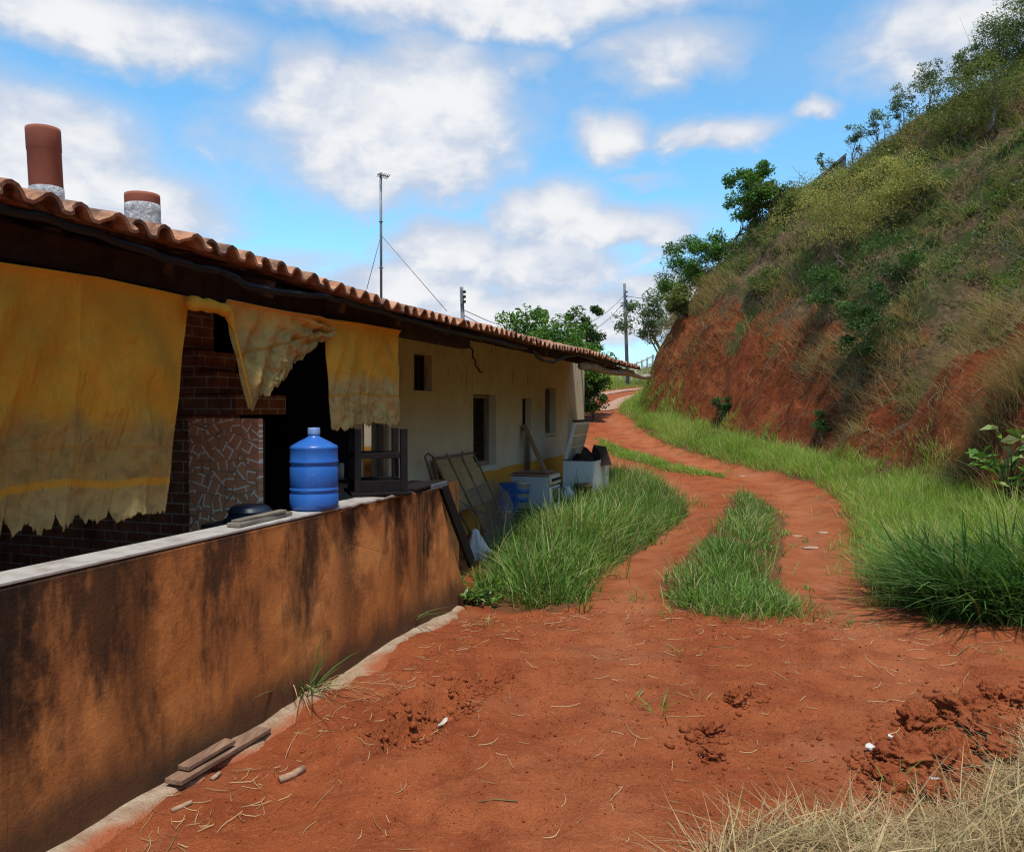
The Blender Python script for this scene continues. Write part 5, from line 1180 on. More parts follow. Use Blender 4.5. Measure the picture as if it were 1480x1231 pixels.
plant("airy_tree", "pale airy tree beside the tall power pole at the bank end", "tree", at_depth(952, 560, 46) * np.array([1, 1, 0]) + np.array([0, 0, 3.0]), 5.6, 5.0, M_PALELEAF, 305, 4200, 0.21, 34, 0.12, 0.35, None, 0.4, 0.13, lean=(-0.5, 0), shape=0.9, tint_mid=0.3)
plant("feathery_tree", "drooping feathery green tree on the shoulder of the hill", "tree", crest(1014) + np.array([-0.1, 0.6, -1.3]), 3.3, 2.9, M_MANGO, 306, 9000, 0.14, 34, 0.06, 0.08, None, 0.28, 0.17, lean=(-0.3, 0), tint_mid=0.25)
g = crest(1070) + np.array([0.0, -0.3, -0.9])
plant("crooked_tree", "small crooked tree with dark leaf tufts against the sky on the hill shoulder", "tree", g, s_(150, g[1]), s_(120, g[1]), M_MANGO, 307, 5200, 0.13, 34, 0.06, 0.28, None, 0.45, 0.13, lean=(0.35, 0), tint_mid=0.2, shape=1.0)
for k, (px, w_, h_, mt_, lb) in enumerate([(1035, 75, 62, M_MANGO, "bushy green shrub on the skyline behind the crooked tree's foot"), (1098, 80, 66, M_OLIVE, "dense olive shrub on the skyline just uphill of the crooked tree"), (985, 60, 46, M_OLIVE, "low olive shrub on the skyline downhill of the feathery tree"), (1135, 70, 44, M_OLIVE, "rounded olive shrub on the skyline below the grey wall")]):
    g = crest(px); plant("skyline_shrub", lb, "shrub", g - np.array([0, 0, 0.15]), s_(h_, g[1]), s_(w_, g[1]), mt_, 320 + k, 2600, 0.13, 22, 0.03, 0.1, "shrubs on the hill skyline", 0.42, 0.18, stems=3, part=("stems", "foliage"), bark=M_TWIG)
# ------------------------------------------------------------------ shrubs on the hillside
HS = [  # name, label, px, py, width px, height px, material, leaves, leaf size, clumps
 ("yellow_shrub", "spreading yellow flowered shrub in the middle of the hillside", 1215, 385, 150, 95, M_YELL, 11000, 0.062, 30, 0.1),
 ("yellow_shrub", "smaller yellow flowered shrub higher up behind the spreading one", 1290, 330, 110, 75, M_YELL, 8000, 0.062, 24, 0.12),
 ("yellow_shrub", "pale yellow shrub just below the crest near the grey wall", 1275, 285, 70, 40, M_YELL, 2200, 0.09, 12, 0.15),
 ("olive_shrub", "olive shrub with bare twigs below the crest saplings", 1385, 215, 130, 90, M_OLIVE, 3000, 0.085, 22, 0.2),
 ("olive_shrub", "wide olive shrub over the dark hollow high on the hill", 1440, 190, 150, 120, M_OLIVE, 3600, 0.08, 24, 0.2),
 ("olive_shrub", "olive shrub under the yellow flowered shrub's branches", 1330, 300, 100, 70, M_OLIVE, 2000, 0.085, 16, 0.2),
 ("green_shrub", "fresh green shrub growing out of the upper red bank", 1195, 470, 95, 85, M_DKLEAF, 2000, 0.085, 16, 0.2),
 ("green_shrub", "tall dark green shrub hanging in the gully of the bank", 1245, 560, 95, 150, M_DKLEAF, 3600, 0.085, 24, 0.05),
 ("green_shrub", "dark green shrub at the top of the bank gully", 1290, 430, 110, 90, M_DKLEAF, 2600, 0.085, 20, 0.1),
 ("round_bush", "small round dark bush at the foot of the red bank", 1045, 606, 38, 40, M_DKLEAF, 1300, 0.07, 12, 0.05),
 ("green_shrub", "little green shrub at the foot of the bank gully", 1187, 640, 36, 42, M_DKLEAF, 900, 0.07, 9, 0.1),
 ("olive_shrub", "grey olive shrub beside the crooked tree's trunk", 1100, 445, 70, 60, M_OLIVE, 1500, 0.09, 12, 0.15),
 ("olive_shrub", "low olive shrub on the skyline between crooked tree and grey wall", 1150, 312, 60, 40, M_OLIVE, 1200, 0.10, 12, 0.1),
 ("thin_sapling", "thin pale sapling on the crest beside the grey wall's low end", 1192, None, 34, 42, M_PALELEAF, 520, 0.10, 9, 0.35),
 ("thin_sapling", "pale sapling rising just behind the grey wall on the crest", 1228, None, 40, 56, M_PALELEAF, 700, 0.10, 10, 0.35),
 ("thin_sapling", "pale sapling on the crest above the small pale yellow shrub", 1262, None, 44, 60, M_PALELEAF, 800, 0.10, 11, 0.35),
 ("thin_sapling", "bushy pale sapling midway up the crest line", 1300, None, 52, 66, M_PALELEAF, 1300, 0.10, 14, 0.3),
 ("thin_sapling", "wide pale sapling higher up the crest line", 1338, None, 62, 70, M_PALELEAF, 1700, 0.10, 16, 0.3),
 ("thin_sapling", "leafy pale sapling near the top of the crest line", 1392, None, 60, 70, M_PALELEAF, 2200, 0.10, 18, 0.25),
 ("olive_shrub", "leafy olive shrub on the crest between the last sapling and the twiggy tree", 1418, None, 80, 60, M_OLIVE, 3000, 0.10, 22, 0.1),
 ("olive_shrub", "full olive shrub crowning the hill below the spreading pale tree", 1470, None, 100, 64, M_OLIVE, 3600, 0.10, 24, 0.1),
 ("grey_tree", "pale twiggy tree at the very top of the hill", 1440, None, 110, 90, M_PALELEAF, 5200, 0.10, 26, 0.12),
 ("grey_tree", "spreading pale tree crowning the hill at the picture's edge", 1500, None, 130, 110, M_PALELEAF, 5600, 0.10, 28, 0.12),
]
for i, (nm, lb, px, py, w, h, mt, nl, ls, nc, tf_) in enumerate(HS):
    g = crest(px) if py is None else hillp(px, py); Y = g[1]
    if nm in ("thin_sapling", "grey_tree"): ls_ = ls * 0.9
    else: ls_ = ls
    W = s_(w, Y); Hh = s_(h, Y) * (1.35 if py is None else 1.15)
    if nm == "yellow_shrub": W *= 1.2; Hh *= 1.3
    plant(nm, lb, "sapling" if nm == "thin_sapling" else ("tree" if nm == "grey_tree" else "shrub"), g - np.array([0, 0, 0.05]), Hh, W, mt, 400 + i, nl, ls_, nc, 0.012 + 0.008 * Hh, tf_, {"yellow_shrub": "yellow flowered shrubs on the hillside", "olive_shrub": "olive shrubs on the hillside", "green_shrub": "green shrubs on the red bank", "thin_sapling": "saplings along the hill crest", "grey_tree": "pale trees on top of the hill"}.get(nm), 0.42, 0.2, stems=3 if tf_ < 0.3 else 1, bark=M_TWIG, part=("stems", "foliage") if nm not in ("grey_tree",) else ("trunk", "crown"), bare=0.5)
# scrub: leaf masses that read as one cover over the upper hillside
def scrub(n_cl, per, l0, l1, seed, mat, leaf, label, thr, r0=0.35, name="scrub", nscale=0.35):
    q, l, dn = hill_pts(n_cl, l0, l1, seed, 8, 52); r_ = np.random.RandomState(seed)
    f = fbm(q[:, 0] * nscale, q[:, 1] * nscale, seed, 3); q = q[f > thr]
    z = terrain(q[:, 0], q[:, 1]); rad = r0 * r_.uniform(0.5, 1.5, len(q)); c = np.c_[q, z + rad * 0.45]
    C, k = clump_points(len(q) * per, c, rad, r_, 0.8); ct = r_.normal(0, 0.22, len(q)); tint = np.clip(0.4 + ct[k] + r_.normal(0, 0.18, len(C)), 0, 1)
    b = Bag(); b.add(leaves(C, leaf, seed + 1, 0.42, 0.3, tint)); o = b.build(name, mat, smooth=False)
    tag(o, label, "scrub", kind="stuff")
scrub(3000, 85, 2.4, 15, 501, M_OLIVE, 0.095, "low olive scrub covering the upper hillside", -0.16, 0.36)
scrub(1300, 90, 2.2, 12, 503, M_DKLEAF, 0.085, "dark green scrub in the hollows of the hillside", -0.02, 0.3)
scrub(600, 80, 5, 17, 505, M_YELL, 0.075, "yellowish scrub near the crest of the hillside", 0.05, 0.3)
# bare twigs tangled over the bank
q, l, dn = hill_pts(260, 1.6, 9, 601, 8, 34); r_ = np.random.RandomState(601); m = MB()
for (x, y), d in zip(q, dn):
    z = gz(x, y); L = r_.uniform(0.5, 1.5); a0 = np.array([x, y, z - 0.05]); dr = np.array([d[0] * 0.6, d[1] * 0.6, r_.uniform(0.1, 0.8)]) + r_.normal(0, 0.35, 3); dr /= np.linalg.norm(dr)
    p1 = a0 + dr * L * 0.5 + r_.normal(0, 0.05, 3); p2 = a0 + dr * L + np.array([0, 0, -0.12 * L]) + r_.normal(0, 0.07, 3)
    m.tube([a0, p1, p2], [0.013, 0.009, 0.004], 4, False)
    for _ in range(2): m.tube([p1, p1 + dr * L * 0.3 + r_.normal(0, 0.18 * L, 3)], [0.006, 0.003], 4, False)
q, l, dn = hill_pts(240, 0.3, 2.8, 603, 8, 30)
for (x, y), d in zip(q, dn):
    z = gz(x, y); a0 = np.array([x, y, z + 0.02]); L = r_.uniform(0.25, 0.8); e = a0 + np.array([d[0] * 0.45 + r_.normal(0, .25), d[1] * .45 + r_.normal(0, .25), -0.6]) * L
    e[2] = max(e[2], gz(e[0], e[1]) + 0.02); m.tube([a0, (a0 + e) / 2 + np.array([d[0] * 0.08, d[1] * 0.08, 0.02]), e], [0.010, 0.007, 0.003], 4, False)
tag(m.build("dead_twigs", M_TWIG), "bare dead twigs tangled over the bank and hillside", "twigs", kind="stuff")

# plumed dry grass tuft at the foot of the slope, and the broad leaved plant before it
def tuft(name, label, cat, base, n, h, w, mat, seed, spread=0.12, az0=None, azs=3.2, lean=(0.35, 0.2), droop=(0.5, 0.25), group=None):
    r_ = np.random.RandomState(seed); base = np.array(base); x = base[0] + r_.normal(0, spread, n); y = base[1] + r_.normal(0, spread, n)
    z = terrain(x, y) - 0.01; az = (np.arctan2(y - base[1], x - base[0]) if az0 is None else np.full(n, az0)) + r_.normal(0, azs * 0.3, n)
    b = Bag(); b.add(blades(np.c_[x, y, z], h * r_.uniform(0.5, 1.1, n), w * r_.uniform(0.7, 1.3, n), az, np.clip(r_.normal(*lean, n), 0, .9), np.clip(r_.normal(*droop, n), 0, 1.3), seed, 5))
    return tag(b.build(name, mat, None, tuple(base)), label, cat, group)
for i, (px, py, n_, h_, lb) in enumerate([(1432, 600, 420, 0.62, "fluffy dry grass tussock leaning out of the bank above the broad leaved plant"), (1470, 560, 460, 0.7, "tall fluffy dry grass tussock higher on the bank at the picture edge"), (1405, 655, 300, 0.45, "short dry grass tussock at the foot of the bank")]):
    tuft("dry_tussock", lb, "grass", hillp(px, py), n_, h_, 0.007, M_DRY, 640 + i, (0.24, 0.24, 0.10)[i], math.pi * 1.08, 1.6, (0.5, 0.2), (0.45, 0.2), "dry grass tussocks on the bank")
def broad_plant(name, label, base, seed, n=26, h=0.75, size=0.19, mat=None, width=0.6):
    r_ = np.random.RandomState(seed); o = empty(name, base, 0, label, "plant"); m = MB(); C = []
    for k in range(n):
        a = r_.rand() * 6.28; hh = h * r_.uniform(0.25, 1.0); rr = width / 2 * r_.uniform(0.4, 1.0); e = np.array([rr * math.cos(a), rr * math.sin(a), hh])
        m.tube([(0, 0, 0), (rr * .25 * math.cos(a), rr * .25 * math.sin(a), hh * 0.7), tuple(e)], [0.008, 0.006, 0.003], 5, False); C.append(e)
        C.append(e + r_.normal(0, 0.05, 3))
    m.build("stems", M_DKLEAF, o); b = Bag(); b.add(leaves(np.array(C), size, seed, 0.62, 0.75)); V = b
    link("leaves", np_mesh("leaves", np.concatenate(b.V), np.concatenate(b.Q), False, {"tint": np.concatenate(b.T), "along": np.concatenate(b.A)}), mat or M_GRASS, o); return o
broad_plant("broad_leaved_plant", "bright broad leaved plant standing at the foot of the bank before the dry tussocks", on_ground(1455, 735, 4), 71, 34, 1.0, 0.2, M_GRASS, 0.9)
g = on_ground(690, 872); broad_plant("creeping_weed", "low creeping green weed at the foot of the orange wall's end", g, 72, 60, 0.10, 0.065, M_GRASS, 0.5)
# weeds along the orange wall
for i, (px, py, n_, h_, w_, mt, lb, sp) in enumerate([
    (428, 1008, 34, 0.40, 0.013, M_GRASSD, "dark weed with bent dry blades growing from the footing by the two boards", 0.06),
    (588, 908, 9, 0.42, 0.016, M_GRASSD, "single thin weed climbing the orange wall", 0.012),
    (657, 868, 30, 0.32, 0.010, M_GRASS, "small green grass tuft at the far foot of the orange wall", 0.05)]):
    g = on_ground(px, py); tuft("weed", lb, "weed", g, n_, h_, w_, mt, 660 + i, sp, None, 2.5, (0.3, 0.2), (0.5, 0.35), "weeds along the orange wall")
tuft("dry_weed", "dry straw coloured stalks drooping beside the dark weed", "weed", on_ground(440, 1006), 26, 0.36, 0.008, M_STRAW, 671, 0.06, -0.6, 2.5, (0.5, 0.2), (0.9, 0.3))
# sprouts on the bare soil
spr = [(952, 1030, 10, 0.15, "seedling tuft standing alone on the bare red soil"), (985, 945, 8, 0.13, "grass sprout just in front of the middle grass strip"), (1010, 1012, 5, 0.10, "tiny sprout beside the seedling tuft"), (1300, 1150, 8, 0.16, "fresh green sprout among the soil clods"), (1445, 950, 9, 0.08, "little green sprout below the dark grass clump"), (915, 1010, 8, 0.07, "short sprout west of the seedling tuft"), (1340, 1060, 7, 0.10, "sprout growing between the bigger clods"), (700, 905, 8, 0.10, "sprout before the creeping weed")]
for i, (px, py, n_, h_, lb) in enumerate(spr): tuft("sprout", lb, "sprout", on_ground(px, py), n_, h_, 0.006, M_GRASS, 690 + i, 0.03, None, 2.5, (0.35, 0.2), (0.3, 0.2), "green sprouts on the bare soil")
# ------------------------------------------------------------------ soil clods, straw, sticks, litter
def make_clod():
    t = NT("clod_soil"); c, h = soil_color(t, t.obj); c = t.mix(0.25, c, (0.24, 0.07, 0.028)); n = t.noise(t.obj, 22, 5, 0.7)
    return t.bsdf(c, 0.97, t.bump(t.m_('ADD', h, n), 1.0, 0.02), 0.1)
M_CLOD = make_clod()
clods = [(1395, 1040, 0.26, 0.15, "largest soil clod crowning the heap of red clods"), (1330, 1050, 0.20, 0.12, "lumpy soil clod beside the largest clod"), (1425, 1065, 0.22, 0.12, "wide soil clod in front of the largest clod"), (1428, 1012, 0.13, 0.10, "small upright soil clod at the back of the heap"), (1470, 1020, 0.18, 0.10, "soil clod at the picture edge behind the straw"), (1310, 1105, 0.24, 0.12, "flat broken soil clod near the white litter"), (1370, 1110, 0.24, 0.13, "rough soil clod next to the straw"), (1275, 1125, 0.14, 0.07, "low crumbling soil clod by the green sprout"), (1345, 1150, 0.14, 0.07, "small soil clod nearest the straw pile"), (1440, 1095, 0.16, 0.10, "soil clod half covered by straw"),
         (1062, 1018, 0.115, 0.07, "lone soil clod in the middle of the yard"), (1028, 1060, 0.13, 0.075, "dark soil clod below the lone one"), (1030, 1092, 0.10, 0.05, "flat soil clod below the dark one"), (1008, 1066, 0.06, 0.03, "pebble sized clod beside the dark clod"), (1075, 1004, 0.07, 0.05, "small clod tucked behind the lone clod")]
for i, (px, py, w, h, lb) in enumerate(clods):
    g = on_ground(px, py); blob("soil_clod", (g[0], g[1], g[2] - h * 0.18), (w * 1.0, w * 0.85, h * 1.3), M_CLOD, lb, "clod", 200 + i * 3, 0.42, group="red soil clods in the yard", sub=5, rz=i * 1.3, freq=2.6)
# crumbs: small broken soil round the clods and across the yard
rng = np.random.RandomState(900)
import bmesh
bm = bmesh.new(); bmesh.ops.create_icosphere(bm, subdivisions=1, radius=1.0); ico_v = np.array([v.co[:] for v in bm.verts]); ico_f = np.array([[v.index for v in f.verts] for f in bm.faces]); bm.free()
def crumbs(name, pts, size, mat, label, seed):
    r_ = np.random.RandomState(seed); n = len(pts); z = terrain(pts[:, 0], pts[:, 1]); s = size * np.exp(r_.normal(0, 0.5, n))
    V = ico_v[None] * (1 + r_.uniform(-0.3, 0.3, (n, len(ico_v), 1))) * s[:, None, None] * np.array([1, 1, 0.75]); a = r_.rand(n) * 6.28
    V = np.stack([V[..., 0] * np.cos(a)[:, None] - V[..., 1] * np.sin(a)[:, None], V[..., 0] * np.sin(a)[:, None] + V[..., 1] * np.cos(a)[:, None], V[..., 2]], -1) + np.c_[pts, z + s * 0.2][:, None, :]
    q = (np.arange(n) * len(ico_v))[:, None, None] + ico_f[None]
    o = link(name, np_mesh(name, V.reshape(-1, 3), q.reshape(-1, 3), True), mat); return tag(o, label, "soil", kind="stuff")
cl = np.array([on_ground(px, py)[:2] for px, py, *_ in clods])
rutp = np.array([-0.56, 3.75]) + rng.rand(420, 1) * np.array([[0.46, 1.0]]) + rng.normal(0, 0.075, (420, 2))
pts = np.concatenate([rutp, cl[rng.randint(0, 10, 1500)] + rng.normal(0, 0.14, (1500, 2)), cl[10 + rng.randint(0, 5, 220)] + rng.normal(0, 0.07, (220, 2))])
crumbs("soil_crumbs", pts, 0.010, M_CLOD, "crumbled red soil scattered round the clods", 901)
yard = np.array([(-1.25, 2.9), (2.2, 2.9), (3.4, 4.6), (3.2, 5.8), (2.6, 6.2), (1.0, 6.4), (-0.3, 6.3)])
crumbs("soil_grains", sample_poly(yard, 11000, rng), 0.0026, M_SOIL, "small loose grains and pebbles over the red yard", 902)
# dry straw bits over the yard
def litter(name, pts, L, w, mat, label, seed, lift=0.004, stuff=True, cat_="straw"):
    r_ = np.random.RandomState(seed); n = len(pts); z = terrain(pts[:, 0], pts[:, 1]) + lift + 0.004 * r_.rand(n); az = r_.rand(n) * 6.283
    ll = L * np.exp(r_.normal(0, 0.5, n)); k = 5; d = np.c_[np.cos(az), np.sin(az)]; sd = np.c_[-np.sin(az), np.cos(az)]; cv = r_.normal(0, 0.25, n); V = []
    for j in range(k):
        u = j / (k - 1) - 0.5; c = pts + d * (u * ll)[:, None] + sd * (cv * ll * (u * u - 0.12))[:, None]; zz = np.maximum(terrain(c[:, 0], c[:, 1]) + lift, z + (0.02 * r_.rand(n) * (u > 0.3)))
        ww = (w * (1 - abs(u) * 0.9))[:, None] if hasattr(w, "__len__") else w * (1 - abs(u) * 0.9)
        V += [np.c_[c - sd * ww / 2, zz], np.c_[c + sd * ww / 2, zz + 0.0015]]
    V = np.stack(V, 1).reshape(-1, 3); q = ((np.arange(n) * 2 * k)[:, None, None] + np.array([[2 * j, 2 * j + 1, 2 * j + 3, 2 * j + 2] for j in range(k - 1)])[None]).reshape(-1, 4)
    t_ = np.repeat(r_.rand(n) * 0.85, 2 * k)
    return tag(link(name, np_mesh(name, V, q, True, {"tint": t_, "along": t_ * 0}), mat), label, cat_, kind="stuff")
ed = np.array([on_ground(x, y)[:2] for x, y in ((250, 1160), (420, 1030), (560, 930), (700, 900), (820, 900), (960, 900), (1100, 900), (1250, 890), (1330, 920))])
pts = np.concatenate([sample_poly(yard, 520, rng), ed[rng.randint(0, len(ed), 420)] + rng.normal(0, 0.28, (420, 2)), np.array([H(s, PT + 0.25 + abs(rng.normal(0, .15)))[:2] for s in rng.uniform(3.0, 6.4, 170)])])
litter("straw_litter", pts, 0.07, 0.003, M_STRAW, "dry straw bits scattered over the red yard", 911)
# heap of cut dry grass in the near corner
hp_ = np.array([(0.55, 2.60), (0.75, 2.84), (1.05, 2.98), (1.45, 3.02), (1.75, 3.06), (2.05, 3.35), (2.35, 3.65), (2.8, 3.9), (3.1, 3.2), (3.0, 2.3), (1.6, 2.1), (0.7, 2.3)])
rng = np.random.RandomState(920); n = 15000; c = sample_poly(hp_, n, rng); e = np.clip(poly_edge(hp_, c) / 0.35, 0.05, 1)
z = terrain(c[:, 0], c[:, 1]) + 0.10 * e * rng.rand(n); az = rng.normal(0.25, 1.0, n) + np.where(rng.rand(n) < 0.4, np.pi, 0)
b = Bag(); big = fbm(c[:, 0] * 4, c[:, 1] * 4, 5, 3)
b.add(blades(np.c_[c, z], rng.uniform(0.08, 0.34, n), np.where(rng.rand(n) < 0.12, 0.007, 0.0028) * rng.uniform(0.6, 1.4, n), az, np.clip(rng.normal(0.975, 0.05, n), 0.6, 0.9995), rng.normal(0.12, 0.2, n), 921, 4, np.clip(0.4 + 0.6 * big + rng.normal(0, 0.28, n), 0, 1)))
n2 = 260; c = sample_poly(hp_, n2, rng); b.add(blades(np.c_[c, terrain(c[:, 0], c[:, 1]) + 0.03], rng.uniform(0.12, 0.34, n2), 0.0035 * rng.uniform(0.6, 1.5, n2), rng.rand(n2) * 6.28, np.clip(rng.normal(0.4, 0.25, n2), 0, 0.9), rng.normal(0.5, 0.3, n2), 922, 5, rng.rand(n2) * 0.8))
n3 = 170; c = sample_poly(hp_, n3, rng); b.add(blades(np.c_[c, terrain(c[:, 0], c[:, 1]) + 0.05], rng.uniform(0.2, 0.42, n3), 0.009 * rng.uniform(0.6, 1.5, n3), rng.normal(0.4, 0.5, n3), np.clip(rng.normal(0.95, 0.06, n3), 0, 0.995), rng.normal(0.25, 0.2, n3), 923, 6, rng.rand(n3) * 0.9))
tag(b.build("cut_straw", M_STRAW), "matted heap of cut dry grass in the near corner of the yard", "straw", kind="stuff")
# mound of soil under the straw
# boards lying at the footing
def lying(name, label, a, b_, w, th, mat, cat_, up=0.0, tw=0.0, taper=None, group=None):
    A, B = on_ground(*a), on_ground(*b_); A[2] += up + th / 2; B[2] += up + th / 2; c = (A + B) / 2; o = None
    m = MB(); m.bar(tuple(A - c), tuple(B - c), w, th); return tag(m.build(name, mat, None, tuple(c), bevel=0.003), label, cat_, group)
def at_foot(name, label, px0, px1, t0_, t1_, z, w, th):
    s0, s1 = on_t(px0[0], px0[1], PT + 0.05)[0], on_t(px1[0], px1[1], PT + 0.05)[0]; A, B = H(s0, PT + t0_), H(s1, PT + t1_); A[2] = gz(A[0], A[1]) + z; B[2] = gz(B[0], B[1]) + z; c = (A + B) / 2
    m = MB(); m.bar(tuple(A - c), tuple(B - c), w, th); tag(m.build(name, M_BOARD, None, tuple(c), bevel=0.003), label, "board")
at_foot("board", "long split board lying on the footing at the base of the orange wall", (243, 1126), (380, 1048), 0.075, 0.055, 0.040, 0.085, 0.022)
at_foot("board", "shorter splintered board lying on top of the long split board", (262, 1112), (330, 1074), 0.060, 0.060, 0.063, 0.06, 0.02)
def stick(label, pts, r, mat=M_TWIG, name="stick", n=8):
    P = [on_ground(*p) + np.array([0, 0, r * 0.7]) for p in pts]; c = sum(P) / len(P); m = MB(); m.tube([tuple(p - c) for p in P], [r] * len(P), n); return tag(m.build(name, mat, None, tuple(c)), label, "stick")
M_STK = make_wood("broken_stick", (0.30, 0.17, 0.10), (0.46, 0.30, 0.19), 0)
stick("thick broken stick lying on the bare soil near the boards", [(404, 1136), (420, 1126), (438, 1115)], 0.017, M_STK)
stick("small wood chip on the soil in the near yard", [(248, 1174), (277, 1167)], 0.010, M_STK)
stick("short wood splinter pointing down from the boards", [(274, 1136), (279, 1114)], 0.009, M_STK)
stick("tiny wood chip beside the footing past the boards", [(306, 1130), (318, 1122)], 0.010, M_STK)
stick("thin forked twig lying in the near yard", [(690, 1166), (715, 1160), (748, 1166)], 0.0035, M_STRAW, n=5)
stick("curved dry stem lying below the dark grass clump", [(1378, 966), (1382, 948), (1400, 936), (1426, 933)], 0.004, M_STRAW, n=5)
stick("crooked dry twig at the foot of the middle grass strip", [(1025, 934), (1042, 938), (1060, 940)], 0.004, M_STRAW, n=5)
# dry leaf, white litter, flat stones
def flake(label, px, py, L, W, mat, name, cat_, seed, curl=0.02):
    g = on_ground(px, py); r_ = np.random.RandomState(seed); n = 9; V = []; a = r_.rand() * 3
    for i in range(n):
        u = i / (n - 1) - 0.5; ww = W * (1 - (2 * u) ** 2) ** 0.6 + 0.001
        for s_2 in (-0.5, 0, 0.5): x, y = u * L, s_2 * ww + 0.15 * L * u * u; V.append((x * math.cos(a) - y * math.sin(a), x * math.sin(a) + y * math.cos(a), 0.008 + curl * (abs(s_2) * 1.2 + 1.4 * u * u) + 0.004 * r_.rand()))
    q = [(i * 3 + j, i * 3 + j + 1, (i + 1) * 3 + j + 1, (i + 1) * 3 + j) for i in range(n - 1) for j in range(2)]
    o = link(name, np_mesh(name, np.array(V), np.array(q), True), mat, None, tuple(g)); s = o.modifiers.new("thick", 'SOLIDIFY'); s.thickness = 0.002; return tag(o, label, cat_)
M_PALE_L = mat_plain("pale_dry_leaf", (0.45, 0.40, 0.33), 0.7, 0.2, 0.2, 30)
M_WHITE = mat_plain("white_litter", (0.52, 0.50, 0.46), 0.6, 0.3, 0.08, 20)
flake("pale curled dry leaf lying in the scraped rut", 641, 1052, 0.11, 0.025, M_PALE_L, "dry_leaf", "leaf", 1)
flake("white crumpled paper scrap beside the soil clods", 1258, 1088, 0.06, 0.045, M_WHITE, "paper_scrap", "paper", 2, 0.03)
flake("tiny white shard beyond the paper scrap", 1287, 1075, 0.03, 0.02, M_WHITE, "paper_scrap", "paper", 3)
flake("cream eggshell shard among the clods near the straw", 1350, 1134, 0.045, 0.035, M_PALE_L, "shell_shard", "shard", 4)
for i, (px, py, w, lb) in enumerate([(1174, 792, 0.20, "pale flat stone lying in the wheel track beside the verge"), (1073, 688, 0.22, "pale flat stone in the wheel track past the middle grass strip"), (1152, 775, 0.14, "small buff stone in the wheel track near the pale flat stone"), (1190, 770, 0.16, "dusty stone at the verge edge beyond the pale flat stone")]):
    g = on_ground(px, py); blob("flat_stone", (g[0], g[1], g[2] - 0.012), (w, w * 0.7, 0.035), mat_plain("pale_stone", (0.36, 0.23, 0.155), 0.9, 0.1, 0.2, 10, 0.4), lb, "stone", 800 + i, 0.25, group="stones in the wheel track", sub=3)

# ------------------------------------------------------------------ poles, wires, rail, retaining wall
M_CPOLE = mat_plain("grey_concrete_pole", (0.17, 0.17, 0.17), 0.85, 0.2, 0.25, 5, 0.2)
def pole(label, px, top, bot_z, Y, r0, r1, tilt=0.0, arms=()):
    tp = at_depth(px, top, Y); b = at_depth(px + tilt, 560, Y); b[2] = bot_z
    o = empty("power_pole", b, 0, label, "power pole"); m = MB(); d = tp - b; m.tube([(0, 0, 0), tuple(d * .5), tuple(d)], [r0, (r0 + r1) / 2, r1], 10); m.build("pole", M_CPOLE, o)
    for k, ln in arms:
        m = MB(); m.box(tuple(d * k + np.array([0, -r0 - 0.03, 0])), (0.07, 0.07, ln)); rk_ = m.build("bracket", M_STEEL, o)
        for i in range(3): m = MB(); m.lathe([(0, 0), (0.05, 0.02), (0.05, 0.09), (0, 0.11)], 10, tuple(d * k + np.array([0.09, -r0 - 0.03, (i - 1) * ln * 0.35 - .05]))); m.build("insulator", M_SHUT, rk_)
    return tp
tpa = pole("tall grey power pole at the far end of the track by the airy tree", 902.5, 410, 2.5, 46, 0.12, 0.08, 5, ((0.88, 0.7),))
tpb = pole("dark stub of a power pole leaning above the tiled roof", 667, 415, 0.8, 26, 0.085, 0.06, 8, ((0.93, 0.45),))
def wire(label, a, b_, sag=0.4, r=0.012):
    a, b_ = np.array(a), np.array(b_); m = MB(); m.tube([tuple(a + (b_ - a) * u - np.array([0, 0, sag * 4 * u * (1 - u)]) - a) for u in np.linspace(0, 1, 12)], r, 4)
    tag(m.build("power_line", M_BLACK, None, tuple(a)), label, "power line")
wire("upper power line from the roof pole stub to the tall far pole", at_depth(670, 448, 26), at_depth(904, 425, 46), 1.4)
wire("lower power line from the roof pole stub to the tall far pole", at_depth(671, 456, 26), at_depth(904, 434, 46), 1.6)
wire("power line from the tall far pole up over the hill shoulder", at_depth(904, 428, 46), at_depth(1090, 405, 70), 0.8, 0.016)
wire("second power line from the tall far pole dipping behind the hill", at_depth(904, 436, 46), at_depth(1090, 420, 70), 0.8, 0.016)
# pale wooden rail fence at the top of the climb
M_RAIL = mat_plain("pale_fence_rail", (0.42, 0.43, 0.44), 0.8, 0.2, 0.2, 6)
pts_ = [at_depth(x, y, Y) for x, y, Y in ((895, 531, 50), (912, 528, 50), (928, 522, 51), (945, 514, 52))]
g0 = pts_[0].copy(); g0[2] = 3.2
fe = empty("rail_fence", g0, 0, "pale rail fence at the top of the climbing track", "fence")
for dz in (0.0, -0.45): m = MB(); m.tube([tuple(p + np.array([0, 0, dz]) - g0) for p in pts_], 0.05, 6); m.build("rail", M_RAIL, fe)
for k in np.linspace(0.03, 0.97, 7):
    i = min(int(k * 3), 2); u = k * 3 - i; p = pts_[i] * (1 - u) + pts_[i + 1] * u - g0; m = MB(); m.box((p[0], p[1], p[2] - 0.55), (0.10, 0.10, 1.3)); m.build("post", M_RAIL, fe)
